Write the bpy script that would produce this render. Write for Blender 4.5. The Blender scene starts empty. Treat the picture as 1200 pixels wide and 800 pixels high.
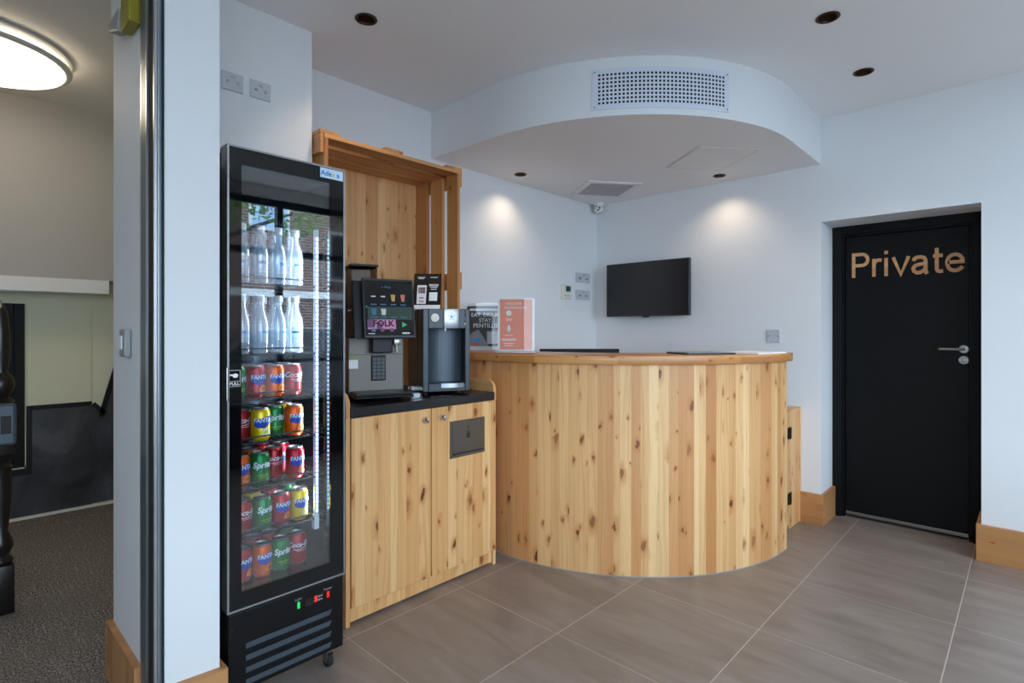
import bpy, bmesh, math, random
from mathutils import Matrix, Vector
random.seed(7)
PI = math.pi
R = math.radians
SC = bpy.context.scene
COL = SC.collection

# ------------------------------------------------------------------ camera, world, exposure
CAMX, CAMY, CAMZ, YAW, FPX, HOR = 2.771, -4.011, 1.28, R(43.4), 642.0, 387.0
H = 2.669
cam = bpy.data.cameras.new('camera')
camo = bpy.data.objects.new('camera', cam); COL.objects.link(camo)
camo.location = (CAMX, CAMY, CAMZ); camo.rotation_euler = (PI/2, 0, YAW)
cam.sensor_width = 36.0; cam.lens = FPX/1200*36.0
cam.shift_y = -(400-HOR)/1200
cam.clip_start = 0.05; cam.clip_end = 200
SC.camera = camo

w = bpy.data.worlds.new('sky'); SC.world = w; w.use_nodes = True
bg = w.node_tree.nodes['Background']
bg.inputs[0].default_value = (0.68, 0.83, 1.0, 1); bg.inputs[1].default_value = 5.0

vs = SC.view_settings
vs.view_transform = 'Standard'; vs.look = 'None'; vs.gamma = 1; vs.use_curve_mapping = False
vs.exposure = 0.9
cy = SC.cycles
cy.max_bounces = 10; cy.diffuse_bounces = 6; cy.glossy_bounces = 5; cy.transmission_bounces = 6
cy.transparent_max_bounces = 24; cy.sample_clamp_indirect = 6; cy.caustics_reflective = False; cy.caustics_refractive = False

def portal(loc, rot, sx, sy):
    l = bpy.data.lights.new('daylight_portal', 'AREA'); l.shape = 'RECTANGLE'; l.size = sx; l.size_y = sy
    l.cycles.is_portal = True
    o = bpy.data.objects.new('daylight_portal', l); COL.objects.link(o); o.location = loc; o.rotation_euler = rot
portal((4.44, -3.0, 1.35), (0, R(90), 0), 2.4, 5.4)     # the shopfront glazing
portal((3.6, -6.34, 1.65), (R(90), 0, 0), 1.2, 1.5)      # the unseen window added behind the camera for light

SPOT_ON, SPOT_DIM = 5.0, 9.0
def spot(parent, z, energy, size, blend=1.0):
    l = bpy.data.lights.new('lamp', 'SPOT'); l.energy = energy; l.color = (1.0, 0.77, 0.56)
    l.spot_size = R(size); l.spot_blend = blend; l.shadow_soft_size = 0.025
    o = bpy.data.objects.new('lamp', l); COL.objects.link(o); o.parent = parent; o.location = (0, 0, z)

# ------------------------------------------------------------------ materials
def lin(c):
    return tuple(((v/255)/12.92 if v/255 <= .04045 else ((v/255+.055)/1.055)**2.4) for v in c)
class NT:
    def __init__(s, name):
        s.m = bpy.data.materials.new(name); s.m.use_nodes = True; s.t = s.m.node_tree
        s.n = s.t.nodes; s.b = s.n['Principled BSDF']; s.out = s.n['Material Output']
    def node(s, k, **kw):
        n = s.n.new(k)
        for a, v in kw.items(): setattr(n, a, v)
        return n
    def put(s, sock, v):
        if hasattr(v, 'links'): s.t.links.new(v, sock)
        elif isinstance(v, (tuple, list)) and len(v) == 3 and sock.type == 'RGBA': sock.default_value = (*v, 1)
        else: sock.default_value = v
    def math(s, op, a, b=0.0, c=0.0, clamp=False):
        n = s.node('ShaderNodeMath', operation=op, use_clamp=clamp)
        s.put(n.inputs[0], a); s.put(n.inputs[1], b)
        if len(n.inputs) > 2: s.put(n.inputs[2], c)
        return n.outputs[0]
    def xyz(s, x=0.0, y=0.0, z=0.0):
        n = s.node('ShaderNodeCombineXYZ')
        for i, v in enumerate((x, y, z)): s.put(n.inputs[i], v)
        return n.outputs[0]
    def sep(s, v):
        n = s.node('ShaderNodeSeparateXYZ'); s.put(n.inputs[0], v); return n.outputs
    def coord(s, k='Object'): return s.node('ShaderNodeTexCoord').outputs[k]
    def noise(s, vec, scale=5.0, detail=3.0, rough=.5, dist=0.0):
        n = s.node('ShaderNodeTexNoise'); s.put(n.inputs['Vector'], vec)
        n.inputs['Scale'].default_value = scale; n.inputs['Detail'].default_value = detail
        n.inputs['Roughness'].default_value = rough; n.inputs['Distortion'].default_value = dist
        return n.outputs['Fac']
    def ramp(s, f, stops):
        n = s.node('ShaderNodeValToRGB'); e = n.color_ramp.elements
        while len(e) > 1: e.remove(e[-1])
        e[0].position, e[0].color = stops[0][0], (*stops[0][1], 1)
        for p, c in stops[1:]:
            x = e.new(p); x.color = (*c, 1)
        s.put(n.inputs[0], f); return n.outputs[0]
    def smooth(s, f, a, b):
        n = s.node('ShaderNodeMapRange', interpolation_type='SMOOTHSTEP'); s.put(n.inputs[0], f)
        n.inputs[1].default_value = a; n.inputs[2].default_value = b
        n.inputs[3].default_value = 0; n.inputs[4].default_value = 1
        return n.outputs[0]
    def mix(s, f, a, b, mode='MIX'):
        n = s.node('ShaderNodeMix', data_type='RGBA', blend_type=mode)
        s.put(n.inputs[0], f); s.put(n.inputs[6], a); s.put(n.inputs[7], b); return n.outputs[2]
    def bump(s, h, strength=.2, dist=.01):
        n = s.node('ShaderNodeBump'); s.put(n.inputs['Height'], h)
        n.inputs['Strength'].default_value = strength; n.inputs['Distance'].default_value = dist
        s.put(s.b.inputs['Normal'], n.outputs[0])

def plain(name, rgb, rough=.5, metal=0.0, spec=.5, emit=None, es=0.0, coat=0.0, mottle=0.04):
    t = NT(name)
    c = lin(rgb)
    f = t.noise(t.coord(), 9.0, 2.0)
    lo = tuple(v*(1-mottle) for v in c); hi = tuple(min(1, v*(1+mottle)) for v in c)
    t.put(t.b.inputs['Base Color'], t.mix(f, lo, hi))
    t.b.inputs['Roughness'].default_value = rough; t.b.inputs['Metallic'].default_value = metal
    t.b.inputs['Specular IOR Level'].default_value = spec; t.b.inputs['Coat Weight'].default_value = coat
    if emit:
        t.b.inputs['Emission Color'].default_value = (*lin(emit), 1); t.b.inputs['Emission Strength'].default_value = es
    return t.m

def clear(name, tint=(1, 1, 1), gloss=.08, edge=.5, rough=.0, blend=.25, body=None, bodyfac=0.0):
    t = NT(name); t.n.remove(t.b)
    tr = t.node('ShaderNodeBsdfTransparent'); tr.inputs[0].default_value = (*tint, 1)
    gl = t.node('ShaderNodeBsdfGlossy'); gl.inputs['Roughness'].default_value = rough; gl.inputs[0].default_value = (1, 1, 1, 1)
    lw = t.node('ShaderNodeLayerWeight'); lw.inputs[0].default_value = blend
    f = t.math('MULTIPLY_ADD', lw.outputs['Facing'], edge, gloss, clamp=True)
    base = tr.outputs[0]
    if body:
        df = t.node('ShaderNodeBsdfDiffuse'); df.inputs[0].default_value = (*lin(body), 1)
        mx = t.node('ShaderNodeMixShader'); mx.inputs[0].default_value = bodyfac
        t.t.links.new(base, mx.inputs[1]); t.t.links.new(df.outputs[0], mx.inputs[2]); base = mx.outputs[0]
    m = t.node('ShaderNodeMixShader'); t.put(m.inputs[0], f)
    t.t.links.new(base, m.inputs[1]); t.t.links.new(gl.outputs[0], m.inputs[2])
    t.t.links.new(m.outputs[0], t.out.inputs['Surface'])
    return t.m

def wood(name, tones, strip=.055, knot=(9, 4.2), knotty=.62, stave=0.0, rough=.42, grain=1.0, joint=0.0):
    t = NT(name)
    uv = t.sep(t.coord('UV')); u, v = uv[0], uv[1]
    vo = t.node('ShaderNodeTexVoronoi', voronoi_dimensions='1D', feature='F1')
    t.put(vo.inputs['W'], t.math('DIVIDE', u, strip)); vo.inputs['Scale'].default_value = 1; vo.inputs['Randomness'].default_value = .85
    col = t.sep(vo.outputs['Color']); rnd, rnd2 = col[0], col[1]
    tone = rnd
    if stave:
        seg = t.math('FLOOR', t.math('MULTIPLY_ADD', v, 1/stave, t.math('MULTIPLY', rnd2, 9.0)))
        wn = t.node('ShaderNodeTexWhiteNoise', noise_dimensions='2D'); t.put(wn.inputs['Vector'], t.xyz(seg, t.math('MULTIPLY', rnd, 97)))
        tone = wn.outputs['Value']
    vv = t.math('ADD', v, t.math('MULTIPLY', rnd, 31.0))
    c = t.ramp(tone, [(i/(len(tones)-1), lin((x[0], x[1]*.962, x[2]*.93))) for i, x in enumerate(tones)])
    # long growth-ring bands and fine fibres
    wob = t.noise(t.xyz(t.math('MULTIPLY', u, 6), t.math('MULTIPLY', vv, 1.1), rnd), 1.0, 2.0)
    band = t.noise(t.xyz(t.math('MULTIPLY_ADD', u, 95, t.math('MULTIPLY', wob, 9)), t.math('MULTIPLY', vv, .9), rnd), 1.0, 2.0)
    c = t.mix(t.math('MULTIPLY', t.smooth(band, .42, .72), .42*grain), c, lin((188, 128, 72)))
    fib = t.noise(t.xyz(t.math('MULTIPLY', u, 420), t.math('MULTIPLY', vv, 9)), 1.0, 2.0)
    c = t.mix(t.math('MULTIPLY', t.smooth(fib, .45, .75), .12), c, lin((160, 105, 60)))
    # knots
    kv = t.node('ShaderNodeTexVoronoi', voronoi_dimensions='2D', feature='F1')
    du = t.math('MULTIPLY_ADD', t.noise(t.xyz(t.math('MULTIPLY', u, 30), t.math('MULTIPLY', vv, 22)), 1.0, 2.0), .30, 0.0)
    t.put(kv.inputs['Vector'], t.xyz(t.math('MULTIPLY_ADD', u, knot[0], du), t.math('MULTIPLY_ADD', vv, knot[1], du)))
    kv.inputs['Scale'].default_value = 1
    kc = t.sep(kv.outputs['Color'])
    rad = t.math('MULTIPLY_ADD', t.math('POWER', kc[1], 1.6), .11, .030)
    q = t.math('DIVIDE', kv.outputs['Distance'], rad)
    on = t.math('LESS_THAN', kc[0], knotty)
    halo = t.math('MULTIPLY', t.math('SUBTRACT', 1.0, t.smooth(q, .7, 3.2)), on)
    core = t.math('MULTIPLY', t.math('SUBTRACT', 1.0, t.smooth(q, .55, 1.15)), on)
    c = t.mix(t.math('MULTIPLY', halo, .6), c, lin((190, 116, 58)))
    c = t.mix(t.math('MULTIPLY', core, t.math('MULTIPLY_ADD', kc[2], .5, .45)), c, lin((98, 50, 24)))
    if joint:      # fine groove where two boards meet
        ve = t.node('ShaderNodeTexVoronoi', voronoi_dimensions='1D', feature='DISTANCE_TO_EDGE')
        t.put(ve.inputs['W'], t.math('DIVIDE', u, strip)); ve.inputs['Scale'].default_value = 1; ve.inputs['Randomness'].default_value = .85
        g = t.math('SUBTRACT', 1.0, t.smooth(ve.outputs['Distance'], .0, .03))
        c = t.mix(t.math('MULTIPLY', g, joint), c, lin((150, 98, 55)))
    t.put(t.b.inputs['Base Color'], c)
    t.b.inputs['Roughness'].default_value = rough
    t.bump(band, .05, .002)
    return t.m

M = {}
M['wall'] = plain('white_paint', (226, 228, 230), .65, mottle=.01)
M['ceil'] = plain('ceiling_paint', (242, 241, 241), .8, mottle=.01)
M['hallwall'] = plain('cream_paint', (224, 222, 196), .65, mottle=.01)
M['hallgrey'] = plain('grey_paint', (196, 192, 186), .7, mottle=.01)
M['pine'] = wood('pine_boards', [(198, 140, 86), (238, 200, 146), (214, 162, 106), (244, 212, 160), (222, 174, 118), (202, 146, 92), (234, 192, 138)], .046, knot=(9.5, 4.6), knotty=.85, joint=.3)
M['pinecab'] = wood('pine_cabinet', [(208, 154, 98), (234, 192, 136), (216, 164, 106), (240, 204, 150), (224, 176, 120)], .06, knot=(9, 4.4), knotty=.85, joint=.25)
M['crate'] = wood('crate_pine', [(190, 136, 82), (212, 160, 104), (172, 120, 70), (202, 150, 94)], .05, knot=(9, 4.2), knotty=.8)
M['cratback'] = wood('crate_back_pine', [(214, 164, 112), (232, 190, 140), (204, 152, 100), (238, 200, 150)], .06, knot=(10, 5), knotty=.9, joint=.35)
M['top'] = wood('countertop_staves', [(196, 140, 84), (216, 164, 106), (176, 120, 68), (206, 152, 94), (188, 130, 76)], .04, knot=(14, 7), knotty=.35, stave=.22, rough=.3)
M['skirt'] = wood('skirting_staves', [(178, 130, 84), (196, 148, 100), (166, 118, 74), (186, 140, 92)], .045, knot=(12, 5), knotty=.3, stave=.4)
M['black'] = plain('black_satin', (13, 13, 15), .4, spec=.3)
M['blackgloss'] = plain('black_gloss', (10, 11, 13), .04)
M['blackdoor'] = plain('black_door_paint', (8, 9, 11), .5, spec=.2)
M['blackmat'] = plain('black_matt', (16, 16, 17), .7)
M['screen'] = plain('dark_screen', (24, 24, 27), .22)
M['charcoal'] = plain('charcoal_metal', (52, 56, 62), .35, .3)
M['slate'] = plain('slate_panel', (72, 82, 92), .38, .25)
M['taupe'] = plain('taupe_metal', (106, 100, 92), .42, .3)
M['alu'] = plain('brushed_aluminium', (178, 182, 186), .3, .9)
M['darkalu'] = plain('dark_aluminium', (92, 108, 120), .35, .45)
M['steel'] = plain('satin_steel', (168, 165, 160), .28, 1.0)
M['chrome'] = plain('chrome', (210, 210, 212), .12, 1.0)
M['brushed'] = plain('brushed_plate', (196, 198, 204), .45, .1)
M['flap'] = plain('flap_steel', (120, 116, 110), .35, .85)
M['bronze'] = plain('bronze', (70, 52, 38), .4, .8)
M['white'] = plain('white_plastic', (232, 233, 234), .4)
M['vent'] = plain('grille_paint', (214, 220, 232), .5)
M['ventdark'] = plain('grille_hole_shade', (30, 38, 52), .8)
M['offwhite'] = plain('offwhite_plastic', (220, 216, 206), .45)
M['paper'] = plain('paper', (236, 236, 238), .7)
M['lcd'] = plain('green_lcd', (22, 84, 74), .3)
M['copper'] = wood('letter_wood', [(222, 170, 118), (234, 186, 136), (212, 156, 104)], .03, knotty=.0)
M['granite'] = plain('black_granite', (30, 31, 34), .3, mottle=.4)
M['rubber'] = plain('rubber', (26, 26, 26), .8)
M['yellow'] = plain('yellow_cap', (150, 138, 28), .5)
M['greycap'] = plain('grey_cap', (150, 152, 150), .5)
M['led'] = plain('led_emitter', (240, 246, 255), .5, emit=(200, 226, 255), es=8.0)
M['ledbar'] = plain('led_bar', (150, 170, 190), .3, emit=(190, 215, 240), es=.12)
M['redled'] = plain('red_digit', (200, 20, 20), .4, emit=(255, 40, 36), es=1.6)
M['greenled'] = plain('green_switch', (20, 150, 70), .4, emit=(30, 200, 100), es=.5)
M['redsw'] = plain('red_switch', (170, 20, 24), .4, emit=(230, 30, 36), es=.5)
M['bulb'] = plain('lamp_face', (255, 236, 210), .4, emit=(255, 216, 160), es=.5)
M['glass'] = clear('fridge_glass', (.93, .97, 1.0), .075, .55, 0, .2)
M['shopglass'] = clear('shop_glass', (.96, .98, .98), .04, .5, 0, .2)
M['bottleglass'] = clear('bottle_glass', (.90, .95, .99), .10, .75, .03, .35, (222, 236, 248), .34)
M['acrylic'] = clear('clear_acrylic', (.97, .98, .99), .03, .5, .02, .3)
M['smoke'] = clear('smoked_bin', (.42, .40, .38), .008, .12, .02, .2)
M['hallpane'] = plain('window_daylight', (200, 215, 230), .3, emit=(206, 222, 240), es=1.0)
M['hallorange'] = plain('orange_sign_glow', (220, 120, 80), .5, emit=(225, 120, 80), es=.5)

def m_floor():
    t = NT('floor_tiles')
    p = t.sep(t.coord()); x, y = p[0], p[1]
    def line(v, o, pitch, wd):
        f = t.math('FRACT', t.math('DIVIDE', t.math('SUBTRACT', v, o), pitch))
        d = t.math('MULTIPLY', t.math('MINIMUM', f, t.math('SUBTRACT', 1.0, f)), pitch)
        return t.math('SUBTRACT', 1.0, t.smooth(d, wd*.6, wd*1.3))
    g = t.math('MAXIMUM', line(x, .711, .608, .0022), line(y, -.335, .622, .0016))
    ix = t.math('FLOOR', t.math('DIVIDE', t.math('SUBTRACT', x, .711), .608)); iy = t.math('FLOOR', t.math('DIVIDE', t.math('SUBTRACT', y, -.335), .622))
    wn = t.node('ShaderNodeTexWhiteNoise', noise_dimensions='2D'); t.put(wn.inputs['Vector'], t.xyz(ix, iy))
    r = wn.outputs['Value']
    ph = t.math('MULTIPLY', r, 40.0)
    n1 = t.noise(t.xyz(t.math('MULTIPLY', x, 1.2), t.math('MULTIPLY_ADD', y, 5.0, ph), ph), 1.6, 6.0, .6, .8)
    n2 = t.noise(t.xyz(t.math('MULTIPLY', x, 4), t.math('MULTIPLY', y, 22), ph), 1.5, 5.0, .65, .4)
    c = t.ramp(n1, [(.25, lin((118, 105, 98))), (.5, lin((136, 123, 115))), (.75, lin((152, 140, 133)))])
    c = t.mix(t.math('MULTIPLY', t.smooth(n2, .5, .8), .28), c, lin((156, 142, 133)))
    c = t.mix(t.math('MULTIPLY', r, .10), c, lin((118, 102, 92)))
    c = t.mix(g, c, lin((182, 172, 164)))
    t.put(t.b.inputs['Base Color'], c)
    t.put(t.b.inputs['Roughness'], t.math('MULTIPLY_ADD', n1, .2, .27))
    t.bump(t.math('SUBTRACT', 1.0, g), .3, .002)
    return t.m
M['floor'] = m_floor()
def m_carpet():
    t = NT('hall_carpet'); p = t.sep(t.coord())
    a = t.noise(t.xyz(t.math('MULTIPLY', p[0], 80), t.math('MULTIPLY', p[1], 140)), 1.0, 3.0, .7)
    b = t.noise(t.xyz(t.math('MULTIPLY', p[0], 6), t.math('MULTIPLY', p[1], 1.5)), 1.0, 3.0)
    c = t.ramp(a, [(.36, lin((62, 56, 53))), (.5, lin((112, 103, 97))), (.64, lin((172, 161, 150)))])
    c = t.mix(t.math('MULTIPLY', t.smooth(b, .45, .6), .35), c, lin((112, 104, 94)))
    c = t.mix(t.math('MULTIPLY', t.smooth(t.noise(t.xyz(t.math('MULTIPLY', p[0], 5), t.math('MULTIPLY', p[1], 70)), 1.0, 4.0, .7), .55, .7), .35), c, lin((196, 186, 172)))
    t.put(t.b.inputs['Base Color'], c); t.b.inputs['Roughness'].default_value = .95
    t.bump(a, .6, .004); return t.m
M['carpet'] = m_carpet()
def m_dado():
    t = NT('dark_dado_panel'); n = t.noise(t.coord(), 3.0, 6.0, .6, .7)
    t.put(t.b.inputs['Base Color'], t.ramp(n, [(.3, lin((36, 36, 40))), (.55, lin((66, 66, 71))), (.75, lin((104, 105, 110)))]))
    t.b.inputs['Roughness'].default_value = .3; return t.m
M['dado'] = m_dado()
def m_brick():
    t = NT('brick_wall'); p = t.sep(t.coord())
    b = t.node('ShaderNodeTexBrick'); t.put(b.inputs['Vector'], t.xyz(p[1], p[2]))
    b.inputs['Scale'].default_value = 1; b.inputs['Brick Width'].default_value = .235; b.inputs['Row Height'].default_value = .085; b.inputs['Mortar Size'].default_value = .010
    b.inputs['Color1'].default_value = (*lin((118, 82, 70)), 1); b.inputs['Color2'].default_value = (*lin((90, 66, 60)), 1); b.inputs['Mortar'].default_value = (*lin((176, 166, 156)), 1)
    t.put(t.b.inputs['Base Color'], b.outputs[0]); t.b.inputs['Roughness'].default_value = .9; return t.m
M['brick'] = m_brick()
M['tarmac'] = plain('tarmac', (140, 140, 142), .9, mottle=.2)
M['paving'] = plain('paving', (190, 187, 182), .85, mottle=.15)
M['carpaint'] = plain('car_paint', (24, 28, 34), .08, .2, coat=.8)
M['carglass'] = plain('car_glass', (18, 22, 26), .03)
M['leaf'] = plain('leaves', (86, 128, 44), .6, mottle=.5)
M['bark'] = plain('bark', (74, 60, 48), .9, mottle=.3)
M['bluepane'] = plain('pane_sky_reflection', (176, 208, 240), .2)  # pale blue paints the sky's reflection into this window pane

# ------------------------------------------------------------------ mesh helpers
WM = {}
def link(o, parent=None, mat=None):
    COL.objects.link(o)
    if parent is not None: o.parent = parent
    return o
def tag(o, label=None, cat=None, group=None, kind=None):
    if label: o['label'] = label
    if cat: o['category'] = cat
    if group: o['group'] = group
    if kind: o['kind'] = kind
    return o
def thing(name, label, cat, loc=(0, 0, 0), rz=0.0, group=None, kind=None):
    o = bpy.data.objects.new(name, None); COL.objects.link(o); o.empty_display_size = .1
    o.location = loc; o.rotation_euler = (0, 0, rz)
    WM[o.name] = Matrix.Translation(loc) @ Matrix.Rotation(rz, 4, 'Z')
    return tag(o, label, cat, group, kind)

class MB:
    def __init__(s): s.bm = bmesh.new()
    def _faces(s, fs, mi, sm=False):
        for f in fs: f.material_index = mi; f.smooth = sm
    def box(s, x0, x1, y0, y1, z0, z1, mi=0, bev=0.0, seg=2, mat=None):
        ps = [(x, y, z) for x in (x0, x1) for y in (y0, y1) for z in (z0, z1)]
        v = [s.bm.verts.new(Vector(p)) for p in ps]
        idx = [(0, 1, 3, 2), (4, 6, 7, 5), (0, 4, 5, 1), (2, 3, 7, 6), (0, 2, 6, 4), (1, 5, 7, 3)]
        fs = [s.bm.faces.new([v[i] for i in q]) for q in idx]
        s._faces(fs, mi)
        if bev > 0:
            es = list({e for f in fs for e in f.edges})
            r = bmesh.ops.bevel(s.bm, geom=es, offset=bev, segments=seg, affect='EDGES', profile=.5)
            for f in r['faces']: f.material_index = mi
            vs_ = {x for f in r['faces'] for x in f.verts} | {x for x in v if x.is_valid}
        else: vs_ = set(v)
        if mat is not None:
            allv = set(); st = [next(iter(vs_))]
            while st:
                q = st.pop()
                if q in allv: continue
                allv.add(q); st += [e.other_vert(q) for e in q.link_edges]
            for q in allv: q.co = mat @ q.co
        return s
    def prism(s, poly, h0, h1, axis='z', mi=0, bev=0.0):
        def P(a, b, c): return {'z': (a, b, c), 'y': (a, c, b), 'x': (c, a, b)}[axis]
        lo = [s.bm.verts.new(P(a, b, h0)) for a, b in poly]; hi = [s.bm.verts.new(P(a, b, h1)) for a, b in poly]
        fs = [s.bm.faces.new(lo[::-1]), s.bm.faces.new(hi)]
        n = len(poly)
        for i in range(n): fs.append(s.bm.faces.new((lo[i], lo[(i+1) % n], hi[(i+1) % n], hi[i])))
        s._faces(fs, mi)
        bmesh.ops.recalc_face_normals(s.bm, faces=fs)
        if bev > 0:
            es = list({e for f in fs[:2] for e in f.edges})
            r = bmesh.ops.bevel(s.bm, geom=es, offset=bev, segments=2, affect='EDGES', profile=.5)
            for f in r['faces']: f.material_index = mi
        return s
    def lathe(s, prof, seg=24, c=(0, 0, 0), axis='z', mi=0, mat=None):
        rings = []
        def P(r, h, a):
            x, y = r*math.cos(a), r*math.sin(a)
            q = {'z': (x, y, h), 'x': (h, x, y), 'y': (x, h, -y)}[axis]
            q = Vector((q[0]+c[0], q[1]+c[1], q[2]+c[2]))
            return mat @ q if mat is not None else q
        for r, h in prof:
            if r < 1e-6: rings.append([s.bm.verts.new(P(0, h, 0))])
            else: rings.append([s.bm.verts.new(P(r, h, 2*PI*i/seg)) for i in range(seg)])
        fs = []
        for a, b in zip(rings, rings[1:]):
            for i in range(seg):
                j = (i+1) % seg
                if len(a) == 1 and len(b) == 1: continue
                if len(a) == 1: fs.append(s.bm.faces.new((a[0], b[j], b[i])))
                elif len(b) == 1: fs.append(s.bm.faces.new((a[i], a[j], b[0])))
                else: fs.append(s.bm.faces.new((a[i], a[j], b[j], b[i])))
        s._faces(fs, mi, True)
        bmesh.ops.recalc_face_normals(s.bm, faces=fs)
        return s
    def cyl(s, c, r, h, axis='z', seg=20, mi=0, r2=None, bev=0.0):
        r2 = r if r2 is None else r2
        if bev: pr = [(0, 0), (r-bev, 0), (r, bev), (r2, h-bev), (r2-bev, h), (0, h)]
        else: pr = [(0, 0), (r, 0), (r2, h), (0, h)]
        return s.lathe(pr, seg, c, axis, mi)
    def tube(s, pts, r, seg=8, mi=0):
        pts = [Vector(p) for p in pts]; rings = []
        for i, p in enumerate(pts):
            d = (pts[min(i+1, len(pts)-1)] - pts[max(i-1, 0)]).normalized()
            u = d.cross(Vector((0, 0, 1)) if abs(d.z) < .9 else Vector((1, 0, 0))).normalized(); v = d.cross(u)
            rr = r[i] if isinstance(r, (list, tuple)) else r
            rings.append([s.bm.verts.new(p + rr*(math.cos(2*PI*k/seg)*u + math.sin(2*PI*k/seg)*v)) for k in range(seg)])
        fs = []
        for a, b in zip(rings, rings[1:]):
            for k in range(seg): fs.append(s.bm.faces.new((a[k], a[(k+1) % seg], b[(k+1) % seg], b[k])))
        fs.append(s.bm.faces.new(rings[0][::-1])); fs.append(s.bm.faces.new(rings[-1]))
        s._faces(fs, mi, True); bmesh.ops.recalc_face_normals(s.bm, faces=fs)
        return s
    def poly(s, pts, mi=0):
        f = s.bm.faces.new([s.bm.verts.new(p) for p in pts]); f.material_index = mi; return s
    def slab(s, o, rt, up, w_, h_, th, mi=0, bev=0.0):      # a thin board: origin o (lower left), directions rt / up, thickness along rt x up
        rt, up = Vector(rt).normalized(), Vector(up).normalized(); n = rt.cross(up)
        m = Matrix((rt, up, n)).transposed().to_4x4(); m.translation = Vector(o)
        return s.box(0, w_, 0, h_, 0, th, mi, bev, mat=m)
    def text(s, body, size, o, rt, up, depth=.001, mi=0, bold=0.0, shear=0.0, sx=1.0, align='CENTER', bend=None, spacing=1.0):
        cu = bpy.data.curves.new('t', 'FONT'); cu.body = body; cu.size = size; cu.extrude = depth/2
        cu.offset = bold; cu.shear = shear; cu.align_x = align; cu.align_y = 'CENTER'; cu.space_character = spacing; cu.resolution_u = 3
        ob = bpy.data.objects.new('t', cu); COL.objects.link(ob); dg = bpy.context.evaluated_depsgraph_get(); dg.update()
        me = bpy.data.meshes.new_from_object(ob.evaluated_get(dg))
        bpy.data.objects.remove(ob); bpy.data.curves.remove(cu)
        rt, up = Vector(rt).normalized(), Vector(up).normalized(); n = rt.cross(up); o = Vector(o)
        nv = []
        for v in me.vertices:
            x, y, z = v.co.x*sx, v.co.y, v.co.z + depth/2
            if bend: a = x/bend; nv.append(s.bm.verts.new(o + Vector(((bend+z)*math.cos(a), (bend+z)*math.sin(a), y))))
            else: nv.append(s.bm.verts.new(o + rt*x + up*y + n*z))
        for p in me.polygons:
            try:
                f = s.bm.faces.new([nv[i] for i in p.vertices]); f.material_index = mi
            except ValueError: pass
        bpy.data.meshes.remove(me)
        return s
    def build(s, name, mats, parent=None, local=False, grain='z', uvf=None, sharp=35, off=None, smooth=False):
        bm = s.bm
        bm.normal_update()
        uvl = bm.loops.layers.uv.new('UVMap')
        ox, oy = off if off else (random.uniform(0, 9), random.uniform(0, 9))
        g = 'xyz'.index(grain)
        for f in bm.faces:
            n = f.normal
            if uvf:
                for l in f.loops: l[uvl].uv = uvf(l.vert.co, n)
                continue
            d = max(range(3), key=lambda i: abs(n[i]))
            ax = [i for i in range(3) if i != d]
            vi = g if g != d else ax[1]
            ui = [i for i in ax if i != vi][0]
            for l in f.loops: l[uvl].uv = (l.vert.co[ui]+ox, l.vert.co[vi]+oy)
        if parent is not None and not local:
            bm.transform(WM[parent.name].inverted())
        if smooth:
            for f in bm.faces: f.smooth = True
        me = bpy.data.meshes.new(name); bm.to_mesh(me); bm.free()
        for m in (mats if isinstance(mats, (list, tuple)) else [mats]): me.materials.append(M[m])
        if any(p.use_smooth for p in me.polygons): me.set_sharp_from_angle(angle=R(sharp))
        o = bpy.data.objects.new(name, me); link(o, parent)
        WM[o.name] = WM[parent.name] if parent is not None else Matrix.Identity(4)
        return o
def struct(name, mb, mats, **k):
    o = mb.build(name, mats, **k); o['kind'] = 'structure'; return o
def copy_tree(o, parent=None):
    c = o.copy(); COL.objects.link(c)
    if parent is not None: c.parent = parent
    for ch in list(o.children): copy_tree(ch, c)
    return c
def boolean_cut(o, cuts):
    """cuts round holes (x, y, z0, z1, r) out of a slab for the recessed lamps"""
    mb = MB()
    for x, y, z0, z1, r in cuts: mb.lathe([(0, z0), (r, z0), (r, z1), (0, z1)], 28, (x, y, 0))
    me = bpy.data.meshes.new('cut'); bmesh.ops.recalc_face_normals(mb.bm, faces=mb.bm.faces[:]); mb.bm.to_mesh(me); mb.bm.free()
    c = bpy.data.objects.new('cut', me); COL.objects.link(c)
    md = o.modifiers.new('b', 'BOOLEAN'); md.operation = 'DIFFERENCE'; md.object = c; md.solver = 'EXACT'
    dg = bpy.context.evaluated_depsgraph_get(); dg.update()
    new = bpy.data.meshes.new_from_object(o.evaluated_get(dg))
    o.modifiers.clear(); o.data = new
    for p in new.polygons: p.use_smooth = False
    bpy.data.objects.remove(c)

# ================================================================== THE SETTING
floor = struct('floor', MB().box(.70, 4.45, -6.2, .6, -.1, 0).box(-.12, .70, -3.40, .6, -.1, 0), 'floor')
struct('floor_hall', MB().box(-3.2, .70, -6.2, -3.55, -.1, .0).box(-3.2, -.12, -3.55, -2.4, -.1, .0).box(-.12, .30, -3.55, -3.40, -.1, 0), 'carpet')
struct('trim_1', MB().box(.68, .72, -5.0, -3.55, -.02, .006, bev=.002), 'alu')

LAMPS_MAIN = [(.62, -2.683), (2.119, -1.283), (2.121, -.575)]
LAMPS_SOFFIT = [(.182, -1.187), (1.179, -.20)]
ceil = struct('ceiling', MB().box(-3.2, 4.45, -6.2, .6, H, H+.15), 'ceil')
boolean_cut(ceil, [(x, y, H-.05, H+.1, .043) for x, y in LAMPS_MAIN])

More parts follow.
